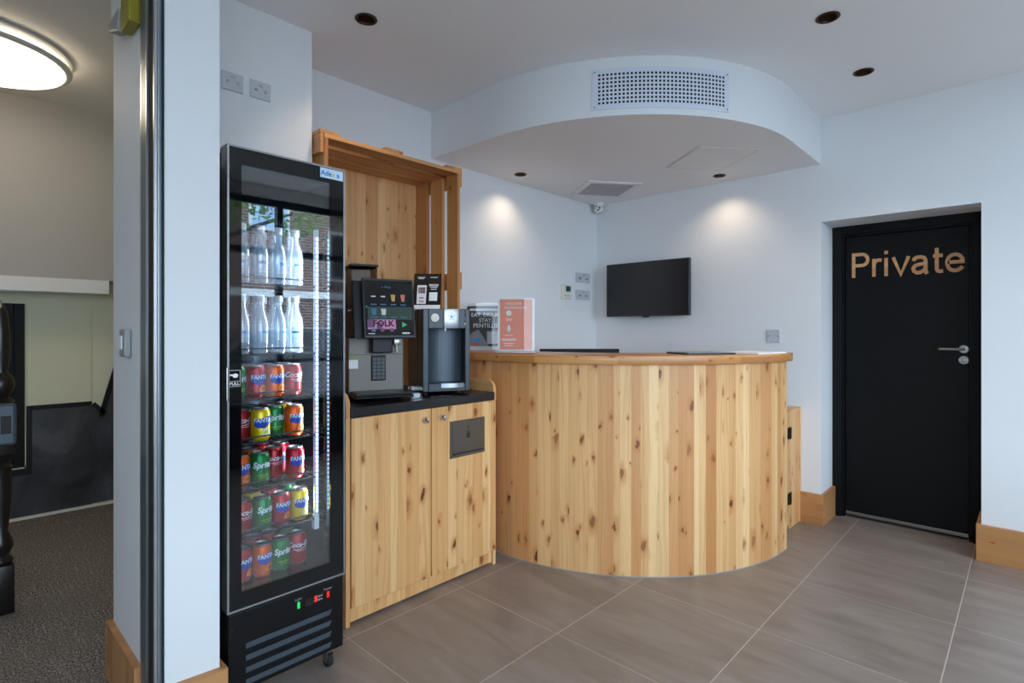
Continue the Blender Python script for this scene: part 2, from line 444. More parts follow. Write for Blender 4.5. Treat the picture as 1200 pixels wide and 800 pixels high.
# dropped quadrant ceiling with its rounded corner
SB = 2.372
def soffit_path(n=40, dx=0.0):
    x1, y1, r = 1.770, -1.830, 1.20
    cx_, cy_ = x1-r, y1+r
    pts = [(0, y1)]
    pts += [(cx_ + (r)*math.cos(a), cy_ + (r)*math.sin(a)) for a in [(-PI/2) + PI/2*i/n for i in range(n+1)]]
    pts += [(x1, 0)]
    return pts
sp = soffit_path()
mb = MB().prism(sp + [(0, 0)], SB, H)
soff = struct('ceiling_soffit', mb, ['wall', 'ceil'])
for p in soff.data.polygons: p.material_index = 1 if abs(p.normal.z) > .9 else 0
boolean_cut(soff, [(x, y, SB-.05, SB+.1, .040) for x, y in LAMPS_SOFFIT])

# walls
struct('wall_left', MB().box(-.12, 0, -2.796, .0, 0, H), 'wall')
struct('wall_niche', MB().box(-.12, .338, -3.40, -2.796, 0, H), 'wall')
px = [(.30, -3.55), (.70, -3.55), (.70, -3.53), (.870, -3.53), (.886, -3.38), (.30, -3.38)]
struct('wall_pier', MB().prism(px, 0, H), 'wall')
DX0, DX1, DZ = 1.772, 2.574, 1.992
struct('wall_back', MB().box(-.12, DX0, 0, .45, 0, H).box(DX1, 4.45, 0, .45, 0, H).box(DX0, DX1, 0, .45, DZ, H), 'wall')
struct('wall_rear', MB().box(-3.2, 3.0, -6.35, -6.2, 0, H).box(4.2, 4.45, -6.35, -6.2, 0, H).box(3.0, 4.2, -6.35, -6.2, 2.4, H).box(3.0, 4.2, -6.35, -6.2, 0, .9), 'wall')
struct('wall_partition', MB().box(.62, .80, -6.2, -5.0, 0, H).box(.62, .80, -5.0, -3.70, 2.45, H), 'wall')
struct('wall_behind_door', MB().box(DX0-.1, DX1+.1, .46, .50, 0, 2.1), 'wall')

# skirting
bb = .203
struct('baseboard_back', MB().box(1.65, 1.792, -.02, 0, 0, bb, bev=.002), 'skirt', grain='x')
struct('baseboard_reveal', MB().box(1.772, 1.792, -.02+.0205, .285, 0, bb, bev=.002), 'skirt', grain='y')
struct('baseboard_right', MB().box(2.552, 4.40, -.02, 0, 0, bb, bev=.002), 'skirt', grain='x')
struct('baseboard_reveal_right', MB().box(2.552, 2.574, .0005, .285, 0, bb, bev=.002), 'skirt', grain='y')
struct('baseboard_pier', MB().prism([(.872, -3.50), (.892, -3.50), (.908, -3.362), (.60, -3.362), (.60, -3.38), (.886, -3.38)], 0, bb), 'skirt', grain='y')
struct('baseboard_hall', MB().prism([(.279, -3.40), (.279, -3.571), (.700, -3.571), (.700, -3.55), (.30, -3.55), (.30, -3.40)], 0, bb), 'skirt', grain='z')

# ---- black door marked Private
d = thing('door_1', None, None, (2.173, .29, 0), kind='structure')
MB().box(DX0, DX0+.055, .285, .36, 0, DZ, bev=.002).box(DX1-.055, DX1, .285, .36, 0, DZ, bev=.002).box(DX0+.055, DX1-.055, .285, .36, DZ-.055, DZ)\
    .box(DX0+.055, DX0+.070, .305, .36, 0, DZ-.055).box(DX1-.070, DX1-.055, .305, .36, 0, DZ-.055).box(DX0+.07, DX1-.07, .305, .36, DZ-.07, DZ-.055).build('door_frame', 'blackdoor', d)
leaf = MB().box(DX0+.073, DX1-.073, .325, .369, .012, DZ-.073, bev=.0015).build('door_leaf', 'blackdoor', d)
MB().box(DX0+.075, DX1-.073, .312, .326, .018, .040, bev=.003).build('threshold_strip', 'steel', d)['label'] = 'steel weather strip'
def arc(cx_, cy_, r, a0, a1, n=14): return [(cx_+r*math.cos(R(a0+(a1-a0)*i/n)), cy_+r*math.sin(R(a0+(a1-a0)*i/n))) for i in range(n+1)]
GLYPH = [(.80, [[(.09, 0), (.09, 1)], [(.09, .935), (.42, .935)] + arc(.42, .71, .225, 88, -88) + [(.42, .485), (.09, .485)]]),
         (.46, [[(.08, 0), (.08, .72)], [(.08, .42), (.10, .55), (.17, .632), (.27, .658), (.37, .640)]]),
         (.30, [[(.08, 0), (.08, .72)], [(.08, .87), (.08, 1)]]),
         (.68, [[(.04, .72), (.32, .03), (.60, .72)]]),
         (.74, [[(.085, .52), (.13, .61), (.22, .655), (.34, .66), (.46, .62), (.51, .53), (.51, .16), (.53, .06), (.565, 0)],
                [(.51, .41), (.40, .385), (.25, .365), (.13, .32), (.08, .225), (.11, .12), (.20, .062), (.32, .065), (.43, .115), (.51, .22)]]),
         (.42, [[(.15, .95), (.15, .17), (.18, .085), (.25, .06), (.36, .068)], [(.02, .66), (.35, .66)]]),
         (.66, [[(.09, .375), (.575, .375), (.56, .50), (.49, .60), (.40, .650), (.31, .66), (.20, .63), (.12, .55), (.08, .43), (.08, .30), (.12, .17), (.20, .09), (.32, .06), (.44, .078), (.53, .14), (.575, .20)]])]
def ribbon(mb, pts, w_, fn):
    pts = [Vector((p[0], p[1])) for p in pts]; le, ri = [], []
    for i, p in enumerate(pts):
        d0 = (p-pts[i-1]).normalized() if i else (pts[1]-p).normalized()
        d1 = (pts[i+1]-p).normalized() if i < len(pts)-1 else d0
        n0, n1 = Vector((-d0.y, d0.x)), Vector((-d1.y, d1.x)); m_ = (n0+n1).normalized(); k_ = min(1.6, 1/max(.3, m_.dot(n0)))
        le.append(p+m_*w_/2*k_); ri.append(p-m_*w_/2*k_)
    rows = [[mb.bm.verts.new(fn(a, b)) for a in (q, r_) for b in (0, 1)] for q, r_ in zip(le, ri)]
    for r0, r1 in zip(rows, rows[1:]):
        for i_, j_ in ((1, 3), (0, 1), (3, 2), (2, 0)): mb.bm.faces.new((r0[i_], r0[j_], r1[j_], r1[i_]))
    for r0 in (rows[0], rows[-1]): mb.bm.faces.new((r0[0], r0[1], r0[3], r0[2]))
mb = MB(); tot = sum(g[0] for g in GLYPH)-.08; x_ = 0.0
for adv, sts in GLYPH:
    for q_, st_ in enumerate(sts): ribbon(mb, st_, .132, lambda a, b, x_=x_, q_=q_: (1.880+(x_+a.x)/tot*.592, .3245-(.006+.0012*q_)*b, 1.640+a.y*.166))
    x_ += adv
bmesh.ops.recalc_face_normals(mb.bm, faces=mb.bm.faces[:])
mb.build('lettering', 'copper', leaf, grain='x')['label'] = 'wooden letters reading Private'
hd = MB().lathe([(0, .325), (.026, .325), (.026, .318), (.022, .315), (0, .315)], 24, (2.478, 0, 1.165), 'y')\
    .lathe([(0, .325), (.026, .325), (.026, .318), (.022, .315), (0, .315)], 24, (2.478, 0, 1.098), 'y')\
    .tube([(2.478, .318, 1.165), (2.478, .285, 1.165), (2.470, .276, 1.165), (2.455, .272, 1.165), (2.36, .272, 1.165)], .0085)\
    .box(2.470, 2.486, .309, .316, 1.084, 1.112, bev=.003)
hd.build('door_handle', 'steel', leaf)['label'] = 'steel lever handle and lock rose'

# ---- hall beyond the sliding door
struct('wall_hall', MB().box(-2.35, -2.2, -6.2, -3.217, 0, 1.54).box(-2.35, -2.215, -3.217, -2.4, 0, H).box(-3.2, -2.35, -6.2, -2.4, 0, H), 'hallwall')
struct('wall_hall_end', MB().box(-3.2, -.12, -2.55, -2.4, 0, H), 'hallwall')
struct('ceiling_stair_slope', MB().prism([(-1.573, H), (-1.90, 1.625), (-2.35, 1.625), (-2.35, H)], -6.2, -2.56, 'y'), 'hallgrey')
struct('trim_2', MB().box(-2.2, -1.90, -6.2, -3.165, 1.535, 1.625), 'wall')
struct('wall_dado', MB().box(-2.2, -2.186, -6.2, -3.546, 0, .34).box(-2.2, -2.186, -3.546, -3.217, 0, .735).prism([(-3.217, 0), (-3.217, .735), (-3.146, .66), (-2.88, 1.7), (-2.56, 1.7), (-2.56, 0)], -2.215, -2.201, 'x'), 'dado')
struct('trim_3', MB().box(-2.2, -2.178, -3.553, -3.217, .735, .765).box(-2.2, -2.178, -3.575, -3.545, .34, .765).box(-2.2, -2.178, -6.2, -3.545, .30, .345)
       .slab((-2.208, -3.217, .735), (0, .08, -.09), (0, .09, .08), .105, .03, .02).slab((-2.208, -3.146, .645), (0, .075, .29), (0, -.29, .075), .6, .03, .02), 'black')
struct('trim_4', MB().box(-2.2, -2.182, -3.584, -3.575, .345, 1.46).box(-2.2, -2.182, -3.95, -3.575, .345, .36), 'hallwall')
struct('trim_5', MB().box(-2.2, -2.17, -6.2, -2.56, 0, .018), 'offwhite')
wn = thing('window_1', None, None, (-2.19, -3.76, .36), kind='structure')
MB().box(-2.2, -2.165, -3.95, -3.585, .36, 1.46).box(-2.165, -2.15, -3.64, -3.585, .36, 1.46, bev=.004).box(-2.165, -2.15, -3.95, -3.64, 1.40, 1.46, bev=.004).box(-2.165, -2.152, -3.95, -3.64, .36, .43, bev=.004)\
    .box(-2.165, -2.155, -3.95, -3.668, 1.205, 1.222).box(-2.165, -2.155, -3.668, -3.655, .80, 1.40).build('window_frame', 'blackdoor', wn)
MB().box(-2.166, -2.16, -3.94, -3.668, .93, 1.36).build('window_pane', 'hallpane', wn)
MB().box(-2.1605, -2.158, -3.94, -3.668, .93, 1.03).build('window_sticker', 'hallorange', wn)

# ---- automatic sliding door jamb and its operator
d2 = thing('door_2', None, None, (.78, -3.56, 0), kind='structure')
MB().box(.702, .872, -3.553, -3.532, 0, H-.005).box(.872, .875, -3.545, -3.539, 0, H-.005).box(.718, .780, -3.556, -3.553, 0, H-.005).build('jamb_profile', 'darkalu', d2)
MB().box(.702, .718, -3.555, -3.553, 0, H-.005).box(.862, .8755, -3.558, -3.5485, 0, H-.005, bev=.002).build('jamb_edge', 'alu', d2)
MB().box(.800, .858, -3.555, -3.553, 0, H-.005).box(.872, .874, -3.538, -3.532, 0, H-.005).build('seal_strip', 'rubber', d2)
MB().box(.780, .790, -3.558, -3.553, 0, H-.005).box(.872, .877, -3.5485, -3.545, 0, H-.005).build('guide_rail', 'alu', d2)
op = thing('door_operator', 'grey and yellow end of sliding door operator on pier top', 'door operator', (.5, -3.60, 2.28))
MB().box(.46, .60, -3.588, -3.552, 2.335, 2.60, bev=.008).build('housing', 'white', op)
MB().prism([(.445, 2.315), (.575, 2.272), (.585, 2.345), (.445, 2.345)], -3.592, -3.553, 'y', bev=.006).build('end_cap', 'greycap', op)
MB().box(.588, .700, -3.586, -3.552, 2.262, 2.37, bev=.006).build('drive_cover', 'yellow', op)
MB().box(.605, .70, -3.590, -3.556, 2.372, 2.62, bev=.004).build('drive_unit', 'black', op)

# ---- shopfront behind the camera's right shoulder: lets the daylight in and mirrors in the fridge glass
fy0, fy1 = -5.75, -.30
struct('wall_front', MB().box(4.30, 4.45, -6.2, fy0, 0, H).box(4.30, 4.45, fy1, 0, 0, H).box(4.30, 4.45, fy0, fy1, 2.56, H), 'wall')
struct('added_dark_riser', MB().box(4.30, 4.45, fy0, fy1, 0, .52), 'blackmat')  # black riser added out of view to darken the fridge door's reflection
wf = thing('window_2', None, None, (4.37, -3.0, .12), kind='structure')
mb = MB()
for yy in (fy0, -4.4, -3.05, -1.68, fy1-.06): mb.box(4.35, 4.41, yy, yy+.06, .52, 2.56)
mb.box(4.352, 4.408, fy0, fy1, 2.02, 2.08).box(4.352, 4.408, fy0, fy1, .52, .58).box(4.352, 4.408, fy0, fy1, 2.50, 2.56)
mb.build('window_frame', 'blackdoor', wf)
mb = MB()
for a, b in ((fy0+.06, -4.4), (-4.34, -3.05), (-2.99, -1.68), (-1.62, fy1-.06)):
    for z0, z1 in ((.58, 2.02), (2.08, 2.50)): mb.box(4.377, 4.383, a, b, z0, z1)
mb.build('window_pane', 'shopglass', wf)

wr = thing('added_fill_window', None, None, (3.6, -6.28, .9), kind='structure')  # unseen rear window, added to light the camera-facing surfaces
MB().box(3.0, 3.06, -6.31, -6.25, .9, 2.4).box(4.14, 4.2, -6.31, -6.25, .9, 2.4).box(3.06, 4.14, -6.31, -6.25, .9, .96).box(3.06, 4.14, -6.31, -6.25, 2.34, 2.4).build('window_frame', 'blackdoor', wr)
MB().box(3.06, 4.14, -6.283, -6.277, .96, 2.34).build('window_pane', 'shopglass', wr)

# ================================================================== OUTSIDE, seen mirrored in the fridge door
struct('pavement', MB().box(4.45, 6.6, -25, 25, -.2, -.05), 'paving')
struct('road', MB().box(6.6, 40, -25, 25, -.3, -.17), 'tarmac')
bd = thing('brick_building', 'brown brick building across the street, mirrored in the fridge door', 'building', (15.5, 3.5, -.17))
MB().box(15, 19, -1.5, 9.0, -.17, 7.0).build('wall', 'brick', bd)
for yy, zz in ((.3, 2.9), (2.2, 4.25), (4.6, 2.9), (6.9, 2.9), (.3, .6), (4.6, .6)):
    f = MB().box(14.94, 15.0, yy-.08, yy+1.08, zz-.08, zz+1.5).build('window', 'white', bd)
    MB().box(14.92, 14.94, yy, yy+1.0, zz, zz+1.4).build('pane', 'bluepane' if zz > 4 else 'carglass', f)
MB().box(14.90, 15.0, -1.5, 9.0, 2.25, 2.45).build('ledge', 'white', bd)
cr = thing('car', 'dark car parked outside, mirrored in the fridge door', 'car', (8.2, .6, -.17))
def carx(prof, wd, mi=0): return MB().prism([(a, b) for a, b in prof], 8.2-wd/2, 8.2+wd/2, 'x', bev=.05)
body = [(-1.5, .05), (2.7, .05), (2.78, .35), (2.72, .62), (1.75, .78), (-1.0, .80), (-1.5, .74), (-1.56, .4)]
carx(body, 1.75).build('body', 'carpaint', cr)
carx([(-1.35, .78), (-.75, 1.24), (-.2, 1.33), (.55, 1.32), (1.70, .78)], 1.50).build('cabin', 'carpaint', cr)
for sx in (8.2-.78, 8.2+.755):
    MB().prism([(-1.0, .83), (-.65, 1.20), (-.15, 1.25), (-.15, .83)], sx, sx+.025, 'x').prism([(-.08, .83), (-.08, 1.25), (.5, 1.25), (1.35, .83)], sx, sx+.025, 'x').build('side_window', 'carglass', cr)
for wy in (-.85, 1.9):
    for wx in (7.42, 8.86):
        wl = MB().lathe([(0, wx), (.22, wx), (.32, wx+.01), (.33, wx+.06), (.32, wx+.11), (.22, wx+.12), (0, wx+.12)], 24, (0, wy, .16), 'x').build('wheel', 'rubber', cr)
        MB().lathe([(0, wx-.006), (.19, wx-.006), (.2, wx+.01)], 20, (0, wy, .16), 'x').build('hub', 'alu', wl)
tr = thing('street_tree', 'leafy street tree beside the parked car, mirrored in the fridge door', 'tree', (10.3, -1.3, -.17))
MB().tube([(10.3, -1.3, -.17), (10.25, -1.25, 1.4), (10.2, -1.1, 2.6), (10.0, -.6, 3.4)], [.14, .11, .09, .05]).tube([(10.2, -1.1, 2.6), (9.9, .1, 3.2), (9.6, .9, 3.6)], [.07, .05, .02]).build('trunk', 'bark', tr)
mb = MB()
for _ in range(1500):
    cxx, cyy, czz, rr = random.choice([(9.8, -.4, 3.9, .9), (9.6, .9, 3.75, .75), (10.3, -1.6, 4.1, 1.0), (9.5, 2.0, 4.2, .8), (9.9, .4, 4.4, .8)])
    v = Vector((random.gauss(0, 1), random.gauss(0, 1), random.gauss(0, 1))).normalized()*rr*random.uniform(.45, 1)
    p = Vector((cxx, cyy, czz))+v
    a = Vector((random.uniform(-1, 1), random.uniform(-1, 1), random.uniform(-1, 1))).normalized(); b = a.orthogonal().normalized()
    s_ = random.uniform(.05, .10)
    mb.poly([p-a*s_, p+b*s_*.55, p+a*s_, p-b*s_*.55])
mb.build('foliage', 'leaf', tr)

# ================================================================== RECEPTION COUNTER
def rounded(x1, y1, r, xs_, ye, n=48):
    cx_, cy_ = x1-r, y1+r
    return [(xs_, y1)] + [(cx_+r*math.cos(-PI/2+PI/2*i/n), cy_+r*math.sin(-PI/2+PI/2*i/n)) for i in range(n+1)] + [(x1, ye)]
CX1, CY1, CR = 1.735, -1.770, 1.20
def arcuv(co, n, horiz=False):
    ccx, ccy = CX1-CR, CY1+CR
    if co.x < ccx and co.y < ccy+.2: s_, rad = co.x, -(co.y-CY1)
    elif co.y > ccy: s_, rad = ccx + CR*PI/2 + (co.y-ccy), CX1-co.x
    else:
        a = math.atan2(co.y-ccy, co.x-ccx) + PI/2; s_ = ccx + CR*a; rad = CR-math.hypot(co.x-ccx, co.y-ccy)
    if horiz: return (co.z*1.0+3.01, s_) if abs(n.z) < .7 else (rad+5, s_)
    return (s_+11.0, co.z+rad)
ct = thing('reception_counter', 'curved pine reception counter with honey wood top', 'counter', (1.2, -1.0, 0))
outer = rounded(CX1, CY1, CR, .012, -.617); inner = rounded(CX1-.03, CY1+.03, CR-.03, .012, -.617)
MB().prism(outer+inner[::-1], .004, 1.103).build('front_panel', 'pine', ct, uvf=lambda c, n: arcuv(c, n), smooth=True)
o2 = rounded(CX1+.034, CY1-.034, CR+.034, .012, -.62)
e = [(CX1+.034, -.60), (CX1+.026, -.582), (CX1+.008, -.575)]
i2 = rounded(CX1-.36, CY1+.36, CR-.36, .012, -.575)
MB().prism(o2[:-1]+e+i2[::-1], 1.1035, 1.149, bev=.004).build('countertop', 'top', ct, uvf=lambda c, n: arcuv(c, n, True), smooth=True)
o3 = rounded(CX1+.004, CY1-.004, CR+.004, .012, -.617)
MB().prism(o3+outer[::-1], 0, .0045).build('sealant_line', 'greycap', ct)
i4 = rounded(CX1-.03, CY1+.03, CR-.03, .012, -.62); i5 = rounded(CX1-.62, CY1+.62, CR-.62, .012, -.62)
MB().prism(i4+i5[::-1], .71, .74).build('desk_shelf', 'top', ct, grain='x')

# low swing gate between counter and back wall
gt = thing('low_gate', 'low pine gate with black hinges between counter and back wall', 'gate', (1.64, -.3, 0))
MB().box(1.612, 1.648, -.225, -.003, 0.002, .745, bev=.002).box(1.600, 1.654, -.230, -.003, .745, .767, bev=.002).box(1.648, 1.654, -.028, -.003, 0.002, .745).build('hinge_post', 'pinecab', gt)
lf = MB().box(1.618, 1.646, -.600, -.229, .03, .74, bev=.002).box(1.606, 1.652, -.600, -.232, .74, .762, bev=.002).build('gate_leaf', 'pinecab', gt)
for z in (.165, .585): MB().box(1.648, 1.653, -.262, -.196, z, z+.072, bev=.001).cyl((1.652, -.228, z-.002), .006, .076, seg=10).build('hinge', 'black', lf)['label'] = 'black steel butt hinge'

# computer monitor on the inner desk: only its top edge shows
mo = thing('computer_monitor', 'black monitor whose top edge shows above the counter top', 'monitor', (.50, -.93, .742), R(43.4))
MB().box(-.275, .275, -.012, .022, .065, .41, bev=.004).build('monitor_casing', 'blackmat', mo, local=True)
MB().box(-.265, .265, .022, .0235, .075, .40).build('monitor_screen', 'screen', mo, local=True)
MB().box(-.03, .03, -.04, -.013, .01, .20, bev=.004).box(-.11, .11, -.10, .07, 0, .012, bev=.004).build('monitor_stand', 'black', mo, local=True)
dk = thing('back_desk', 'pine desk behind the reception counter carrying the monitor', 'desk', (.36, -.72, 0))
MB().box(.012, .72, -1.02, -.06, .71, .741, bev=.003).build('desktop', 'top', dk, grain='y')
for x in (.04, .66):
    for y in (-.98, -.12): MB().box(x, x+.04, y, y+.04, 0, .71).build('leg', 'pinecab', dk)

# ================================================================== VENDING NICHE: cabinet, worktop, crate
CF = .645
cb = thing('base_cabinet', 'two-door knotty pine cabinet under the coffee machine', 'cabinet', (.32, -2.34, 0))
MB().box(.01, .605, -2.772, -1.905, .075, .90).box(.02, .625, -2.765, -1.90, .012, .075).box(.01, .640, -1.908, -1.888, .0, .90, bev=.002)\
    .box(.01, .640, -2.794, -2.774, .0, .90, bev=.002).build('carcass', 'pinecab', cb)
def gallery(y0, y1):
    pts = [(.01, .90), (.642, .90), (.642, .955)] + [(.642-.055*(1-math.cos(a)), .955+.055*math.sin(a)) for a in [PI/2*i/8 for i in range(1, 9)]] + [(.01, 1.01)]
    return MB().prism(pts, y0, y1, 'y', bev=.0015)
for y in (-2.794, -1.905): gallery(y, y+.019).build('end_gallery', 'pinecab', cb, grain='x')
for y0, y1, ky in ((-2.770, -2.338, -2.381), (-2.333, -1.892, -2.275)):
    dr = MB().box(.626, CF, y0, y1, .078, .899, bev=.0015).build('cabinet_door', 'pinecab', cb)
    MB().lathe([(0, CF), (.008, CF), (.0065, CF+.010), (.013, CF+.016), (.0145, CF+.022), (.012, CF+.028), (0, CF+.030)], 20, (0, ky, .848), 'x').build('knob', 'chrome', dr)['label'] = 'round chrome knob'
fl = MB().box(CF+.0005, CF+.006, -2.221, -1.981, .632, .820, bev=.002).box(CF+.006, CF+.009, -2.205, -1.997, .655, .806, bev=.001)\
    .box(CF+.009, CF+.0095, -2.112, -2.090, .725, .752, mi=1).box(CF+.009, CF+.0095, -2.116, -2.086, .756, .760, mi=1).box(CF+.009, CF+.0095, -2.104, -2.098, .768, .790, mi=1).box(CF+.006, CF+.014, -2.205, -1.997, .648, .655, mi=1, bev=.001)
fl = fl.build('waste_flap', ['flap', 'charcoal'], dr); fl['label'] = 'recessed steel waste flap'
wt = MB().box(.012, .652, -2.773, -1.907, .902, .945, bev=.003).build('worktop', 'granite')
tag(wt, 'black stone worktop on the pine cabinet under the machines', 'worktop')

# crate shelf: open-front slatted box
CY0, CY1c, CT, CFX = -2.772, -1.945, 2.19, .41
ck = thing('slatted_crate', 'tall open-front pine crate standing on the worktop behind the machines', 'crate', (.21, -2.36, .946))
bk = MB(); bk.box(.004, .020, CY0+.02, CY1c-.02, .947, CT-.02); bk.build('back_panel', 'cratback', ck)
for y0, y1 in ((CY1c-.02, CY1c), (CY0, CY0+.02)):
    for x0, x1 in ((.004, .130), (.168, .274), (.318, CFX)):
        MB().box(x0, x1, y0, y1, .947, CT-.02, bev=.002).build('side_slat', 'crate', ck)
for x0, x1 in ((.004, .130), (.168, .274), (.318, CFX)):
    MB().box(x0, x1, CY0, CY1c, CT-.02, CT, bev=.002).build('top_slat', 'crate', ck, grain='y')
for y0, y1 in ((CY0-.018, CY0+.08), (-2.44, -2.33), (CY1c-.09, CY1c+.018)):
    MB().box(.004, .405, y0, y1, CT, CT+.018, bev=.002).build('cleat', 'crate', ck, grain='x')
for z0, z1 in ((CT-.09, CT-.0005), (1.515, 1.612)):
    MB().box(.004, .405, CY1c, CY1c+.018, z0, z1-.0005, bev=.002).build('cleat', 'crate', ck, grain='x')
    MB().box(.004, .405, CY0-.018, CY0, z0, z1-.0005, bev=.002).build('cleat', 'crate', ck, grain='x')

# ---- coffee machine
M['cmscreen'] = plain('machine_display', (12, 14, 17), .08)
M['ico_blue'] = plain('icon_blue', (24, 60, 90), .4, emit=(50, 120, 180), es=0.18)
M['ico_cream'] = plain('icon_cream', (114, 96, 54), .4, emit=(200, 170, 100), es=0.18)
M['ico_coral'] = plain('icon_coral', (120, 72, 54), .4, emit=(205, 125, 95), es=0.18)
M['ico_green'] = plain('icon_green', (18, 102, 54), .4, emit=(30, 180, 90), es=0.24)
M['ico_dgreen'] = plain('icon_dark_green', (8, 32, 21), .4, emit=(10, 50, 32), es=0.16)
M['ico_pink'] = plain('banner_pink', (117, 78, 105), .4, emit=(196, 130, 176), es=0.20)
M['ico_purple'] = plain('banner_purple', (66, 30, 66), .4, emit=(110, 50, 110), es=0.16)
M['ico_white'] = plain('icon_white', (126, 128, 132), .4, emit=(210, 214, 220), es=0.20)
cm = thing('coffee_machine', 'tall coffee machine with lit touch screen, beside the fridge', 'coffee machine', (.49, -2.63, .945), R(-20))
L = dict(local=True)
MB().box(-.36, -.10, -.04, .23, .022, .30, bev=.004).box(-.101, -.0985, -.038, .228, .215, .219, mi=1)\
    .box(-.0995, -.098, -.038, .005, .150, .205, mi=2).box(-.098, -.0975, -.038, .005, .192, .205, mi=3).build('lower_body', ['taupe', 'charcoal', 'paper', 'yellow'], cm, **L)
MB().prism([(-.36, .30), (.035, .30), (-.02, .570), (-.36, .570)], -.04, .232, 'y', bev=.006).build('upper_housing', 'black', cm, **L)
tilt = Vector((-.06, 0, .285)).normalized(); rt = Vector((0, 1, 0)); nn = rt.cross(tilt)
dp = MB().slab((.056, 0, .296), rt, tilt, .245, .288, .016, 0, .004).build('display_surround', 'charcoal', cm, **L)
so = Vector((.056, 0, .296)) + nn*.0165
def on(u, v, k=0.0): return so + rt*u + tilt*v + nn*k
sc_ = MB()
def rect(u0, u1, v0, v1, mi, k=.001): sc_.poly([on(u0, v0, k), on(u1, v0, k), on(u1, v1, k), on(u0, v1, k)], mi)
def trap(u, v, w1, w2, h, mi, k=.0014): sc_.poly([on(u-w1/2, v, k), on(u+w1/2, v, k), on(u+w2/2, v+h, k), on(u-w2/2, v+h, k)], mi)
rect(.008, .237, .012, .277, 0, .0005)
for i, u in enumerate((.050, .095, .143, .190)):
    if i > 1: trap(u, .176, .014, .022, .034, 2 if i == 2 else 3)
    else: trap(u, .196, .022, .020, .006, 8)
    rect(u-.013, u+.013, .158, .163, 1)
    trap(u, .110, .018, .024, .030, (1, 8, 5, 5)[i])
    rect(u-.015, u+.015, .098, .102, 1)
rect(.022, .232, .088, .150, 5, .0007)
rect(.018, .150, .042, .088, 6, .001); rect(.018, .050, .050, .088, 7, .0012); rect(.060, .085, .042, .075, 7, .0011)
sc_.text('FOLK', .040, on(.092, .068, .0013), rt, tilt, .0006, mi=0, bold=.001)
for u in (.045, .085, .130): trap(u, .030, .018, .018, .016, 7 if u > .05 else 1)
sc_.poly([on(.180, .050, .0014), on(.204, .064, .0014), on(.180, .078, .0014)], 4)
sc_.text('a deza', .017, on(.112, .247, .001), rt, tilt, .0006, mi=1)
rect(.020, .050, .019, .023, 8); rect(.178, .215, .019, .027, 8); sc_.poly([on(.012, .150, .0014), on(.018, .142, .0014), on(.020, .154, .0014)], 4)
sc_.build('display_screen', ['cmscreen', 'ico_blue', 'ico_cream', 'ico_coral', 'ico_green', 'ico_dgreen', 'ico_pink', 'ico_purple', 'ico_white'], dp, **L)
MB().box(-.100, -.030, .058, .158, .225, .300, bev=.006).box(-.100, -.02, .062, .154, .300, .31).build('spout_block', 'black', cm, **L)
MB().box(-.100, -.055, .172, .205, .262, .300, bev=.003).tube([(-.075, .190, .262), (-.075, .190, .225)], .005).build('hot_water_spout', 'steel', cm, **L)
mb = MB().box(-.100, -.092, .068, .140, .088, .212, bev=.004)
for i in range(3):
    for j in range(6): mb.box(-.092, -.0905, .076+i*.021, .092+i*.021, .096+j*.018, .109+j*.018, mi=1)
mb.build('cup_grid', ['black', 'charcoal'], cm, **L)
MB().box(-.110, .072, -.040, .235, .018, .030, bev=.005).box(-.100, .066, -.034, .229, .030, .040, bev=.004, mi=0).box(-.09, .056, -.022, .217, .040, .0415, mi=1).build('drip_tray', ['black', 'charcoal'], cm, **L)
for x in (-.33, -.13):
    for y in (-.02, .21): MB().cyl((x, y, 0), .014, .023, seg=12).build('foot', 'rubber', cm, **L)
MB().box(-.32, -.17, -.015, .115, .573, .655, bev=.004).build('bean_hopper', 'smoke', cm, **L)['label'] = 'smoked clear bean hopper'
MB().box(-.325, -.165, -.020, .120, .655, .667, bev=.003).box(-.12, -.03, .05, .20, .570, .582, bev=.003).box(-.11, -.08, .07, .10, .582, .588).build('hopper_lid', 'black', cm, **L)
MB().lathe([(0, -.040), (.009, -.040), (.009, -.047), (0, -.048)], 16, (-.07, 0, .43), 'y').build('lock', 'chrome', cm, **L)

# ---- water dispenser
wd = thing('water_dispenser', 'charcoal tap water dispenser at the right end of the worktop', 'water dispenser', (.53, -2.30, .945), R(-25))
MB().box(-.38, -.125, 0, .25, .020, .446, bev=.006).box(-.125, 0, 0, .030, .020, .446, bev=.004).box(-.125, 0, .224, .25, .020, .446, bev=.004)\
    .box(-.125, 0, .030, .224, .345, .446, bev=.003).box(-.125, 0, .030, .224, .020, .062, bev=.003).build('casing', 'charcoal', wd, **L)
pts = [(-.124, .031)] + [(-.058-.058*math.cos(a)*0-.060*math.sin(a), .127-.094*math.cos(a)) for a in [PI*i/16 for i in range(17)]] + [(-.124, .223)]
mb = MB()
for i in range(1, len(pts)-2):
    a, b = pts[i], pts[i+1]; mb.poly([(a[0], a[1], .062), (b[0], b[1], .062), (b[0], b[1], .345), (a[0], a[1], .345)])
mb.poly([(-.124, .031, .345), (-.002, .031, .345), (-.002, .223, .345), (-.124, .223, .345)][::-1])
mb.build('curved_recess', 'slate', wd, **L)
MB().box(0.0005, .012, .108, .186, .346, .447, bev=.003).tube([(.004, .116, .347), (.004, .116, .330)], .005).text('\u2740', .05, (.0125, .147, .405), (0, 1, 0), (0, 0, 1), .0006, mi=1).build('tap_plate', ['alu', 'darkalu'], wd, **L)['label'] = 'brushed steel tap plate'
MB().lathe([(0, .001), (.021, .001), (.021, .006), (0, .007)], 28, (0, .062, .40), 'x').build('badge', 'offwhite', wd, **L)
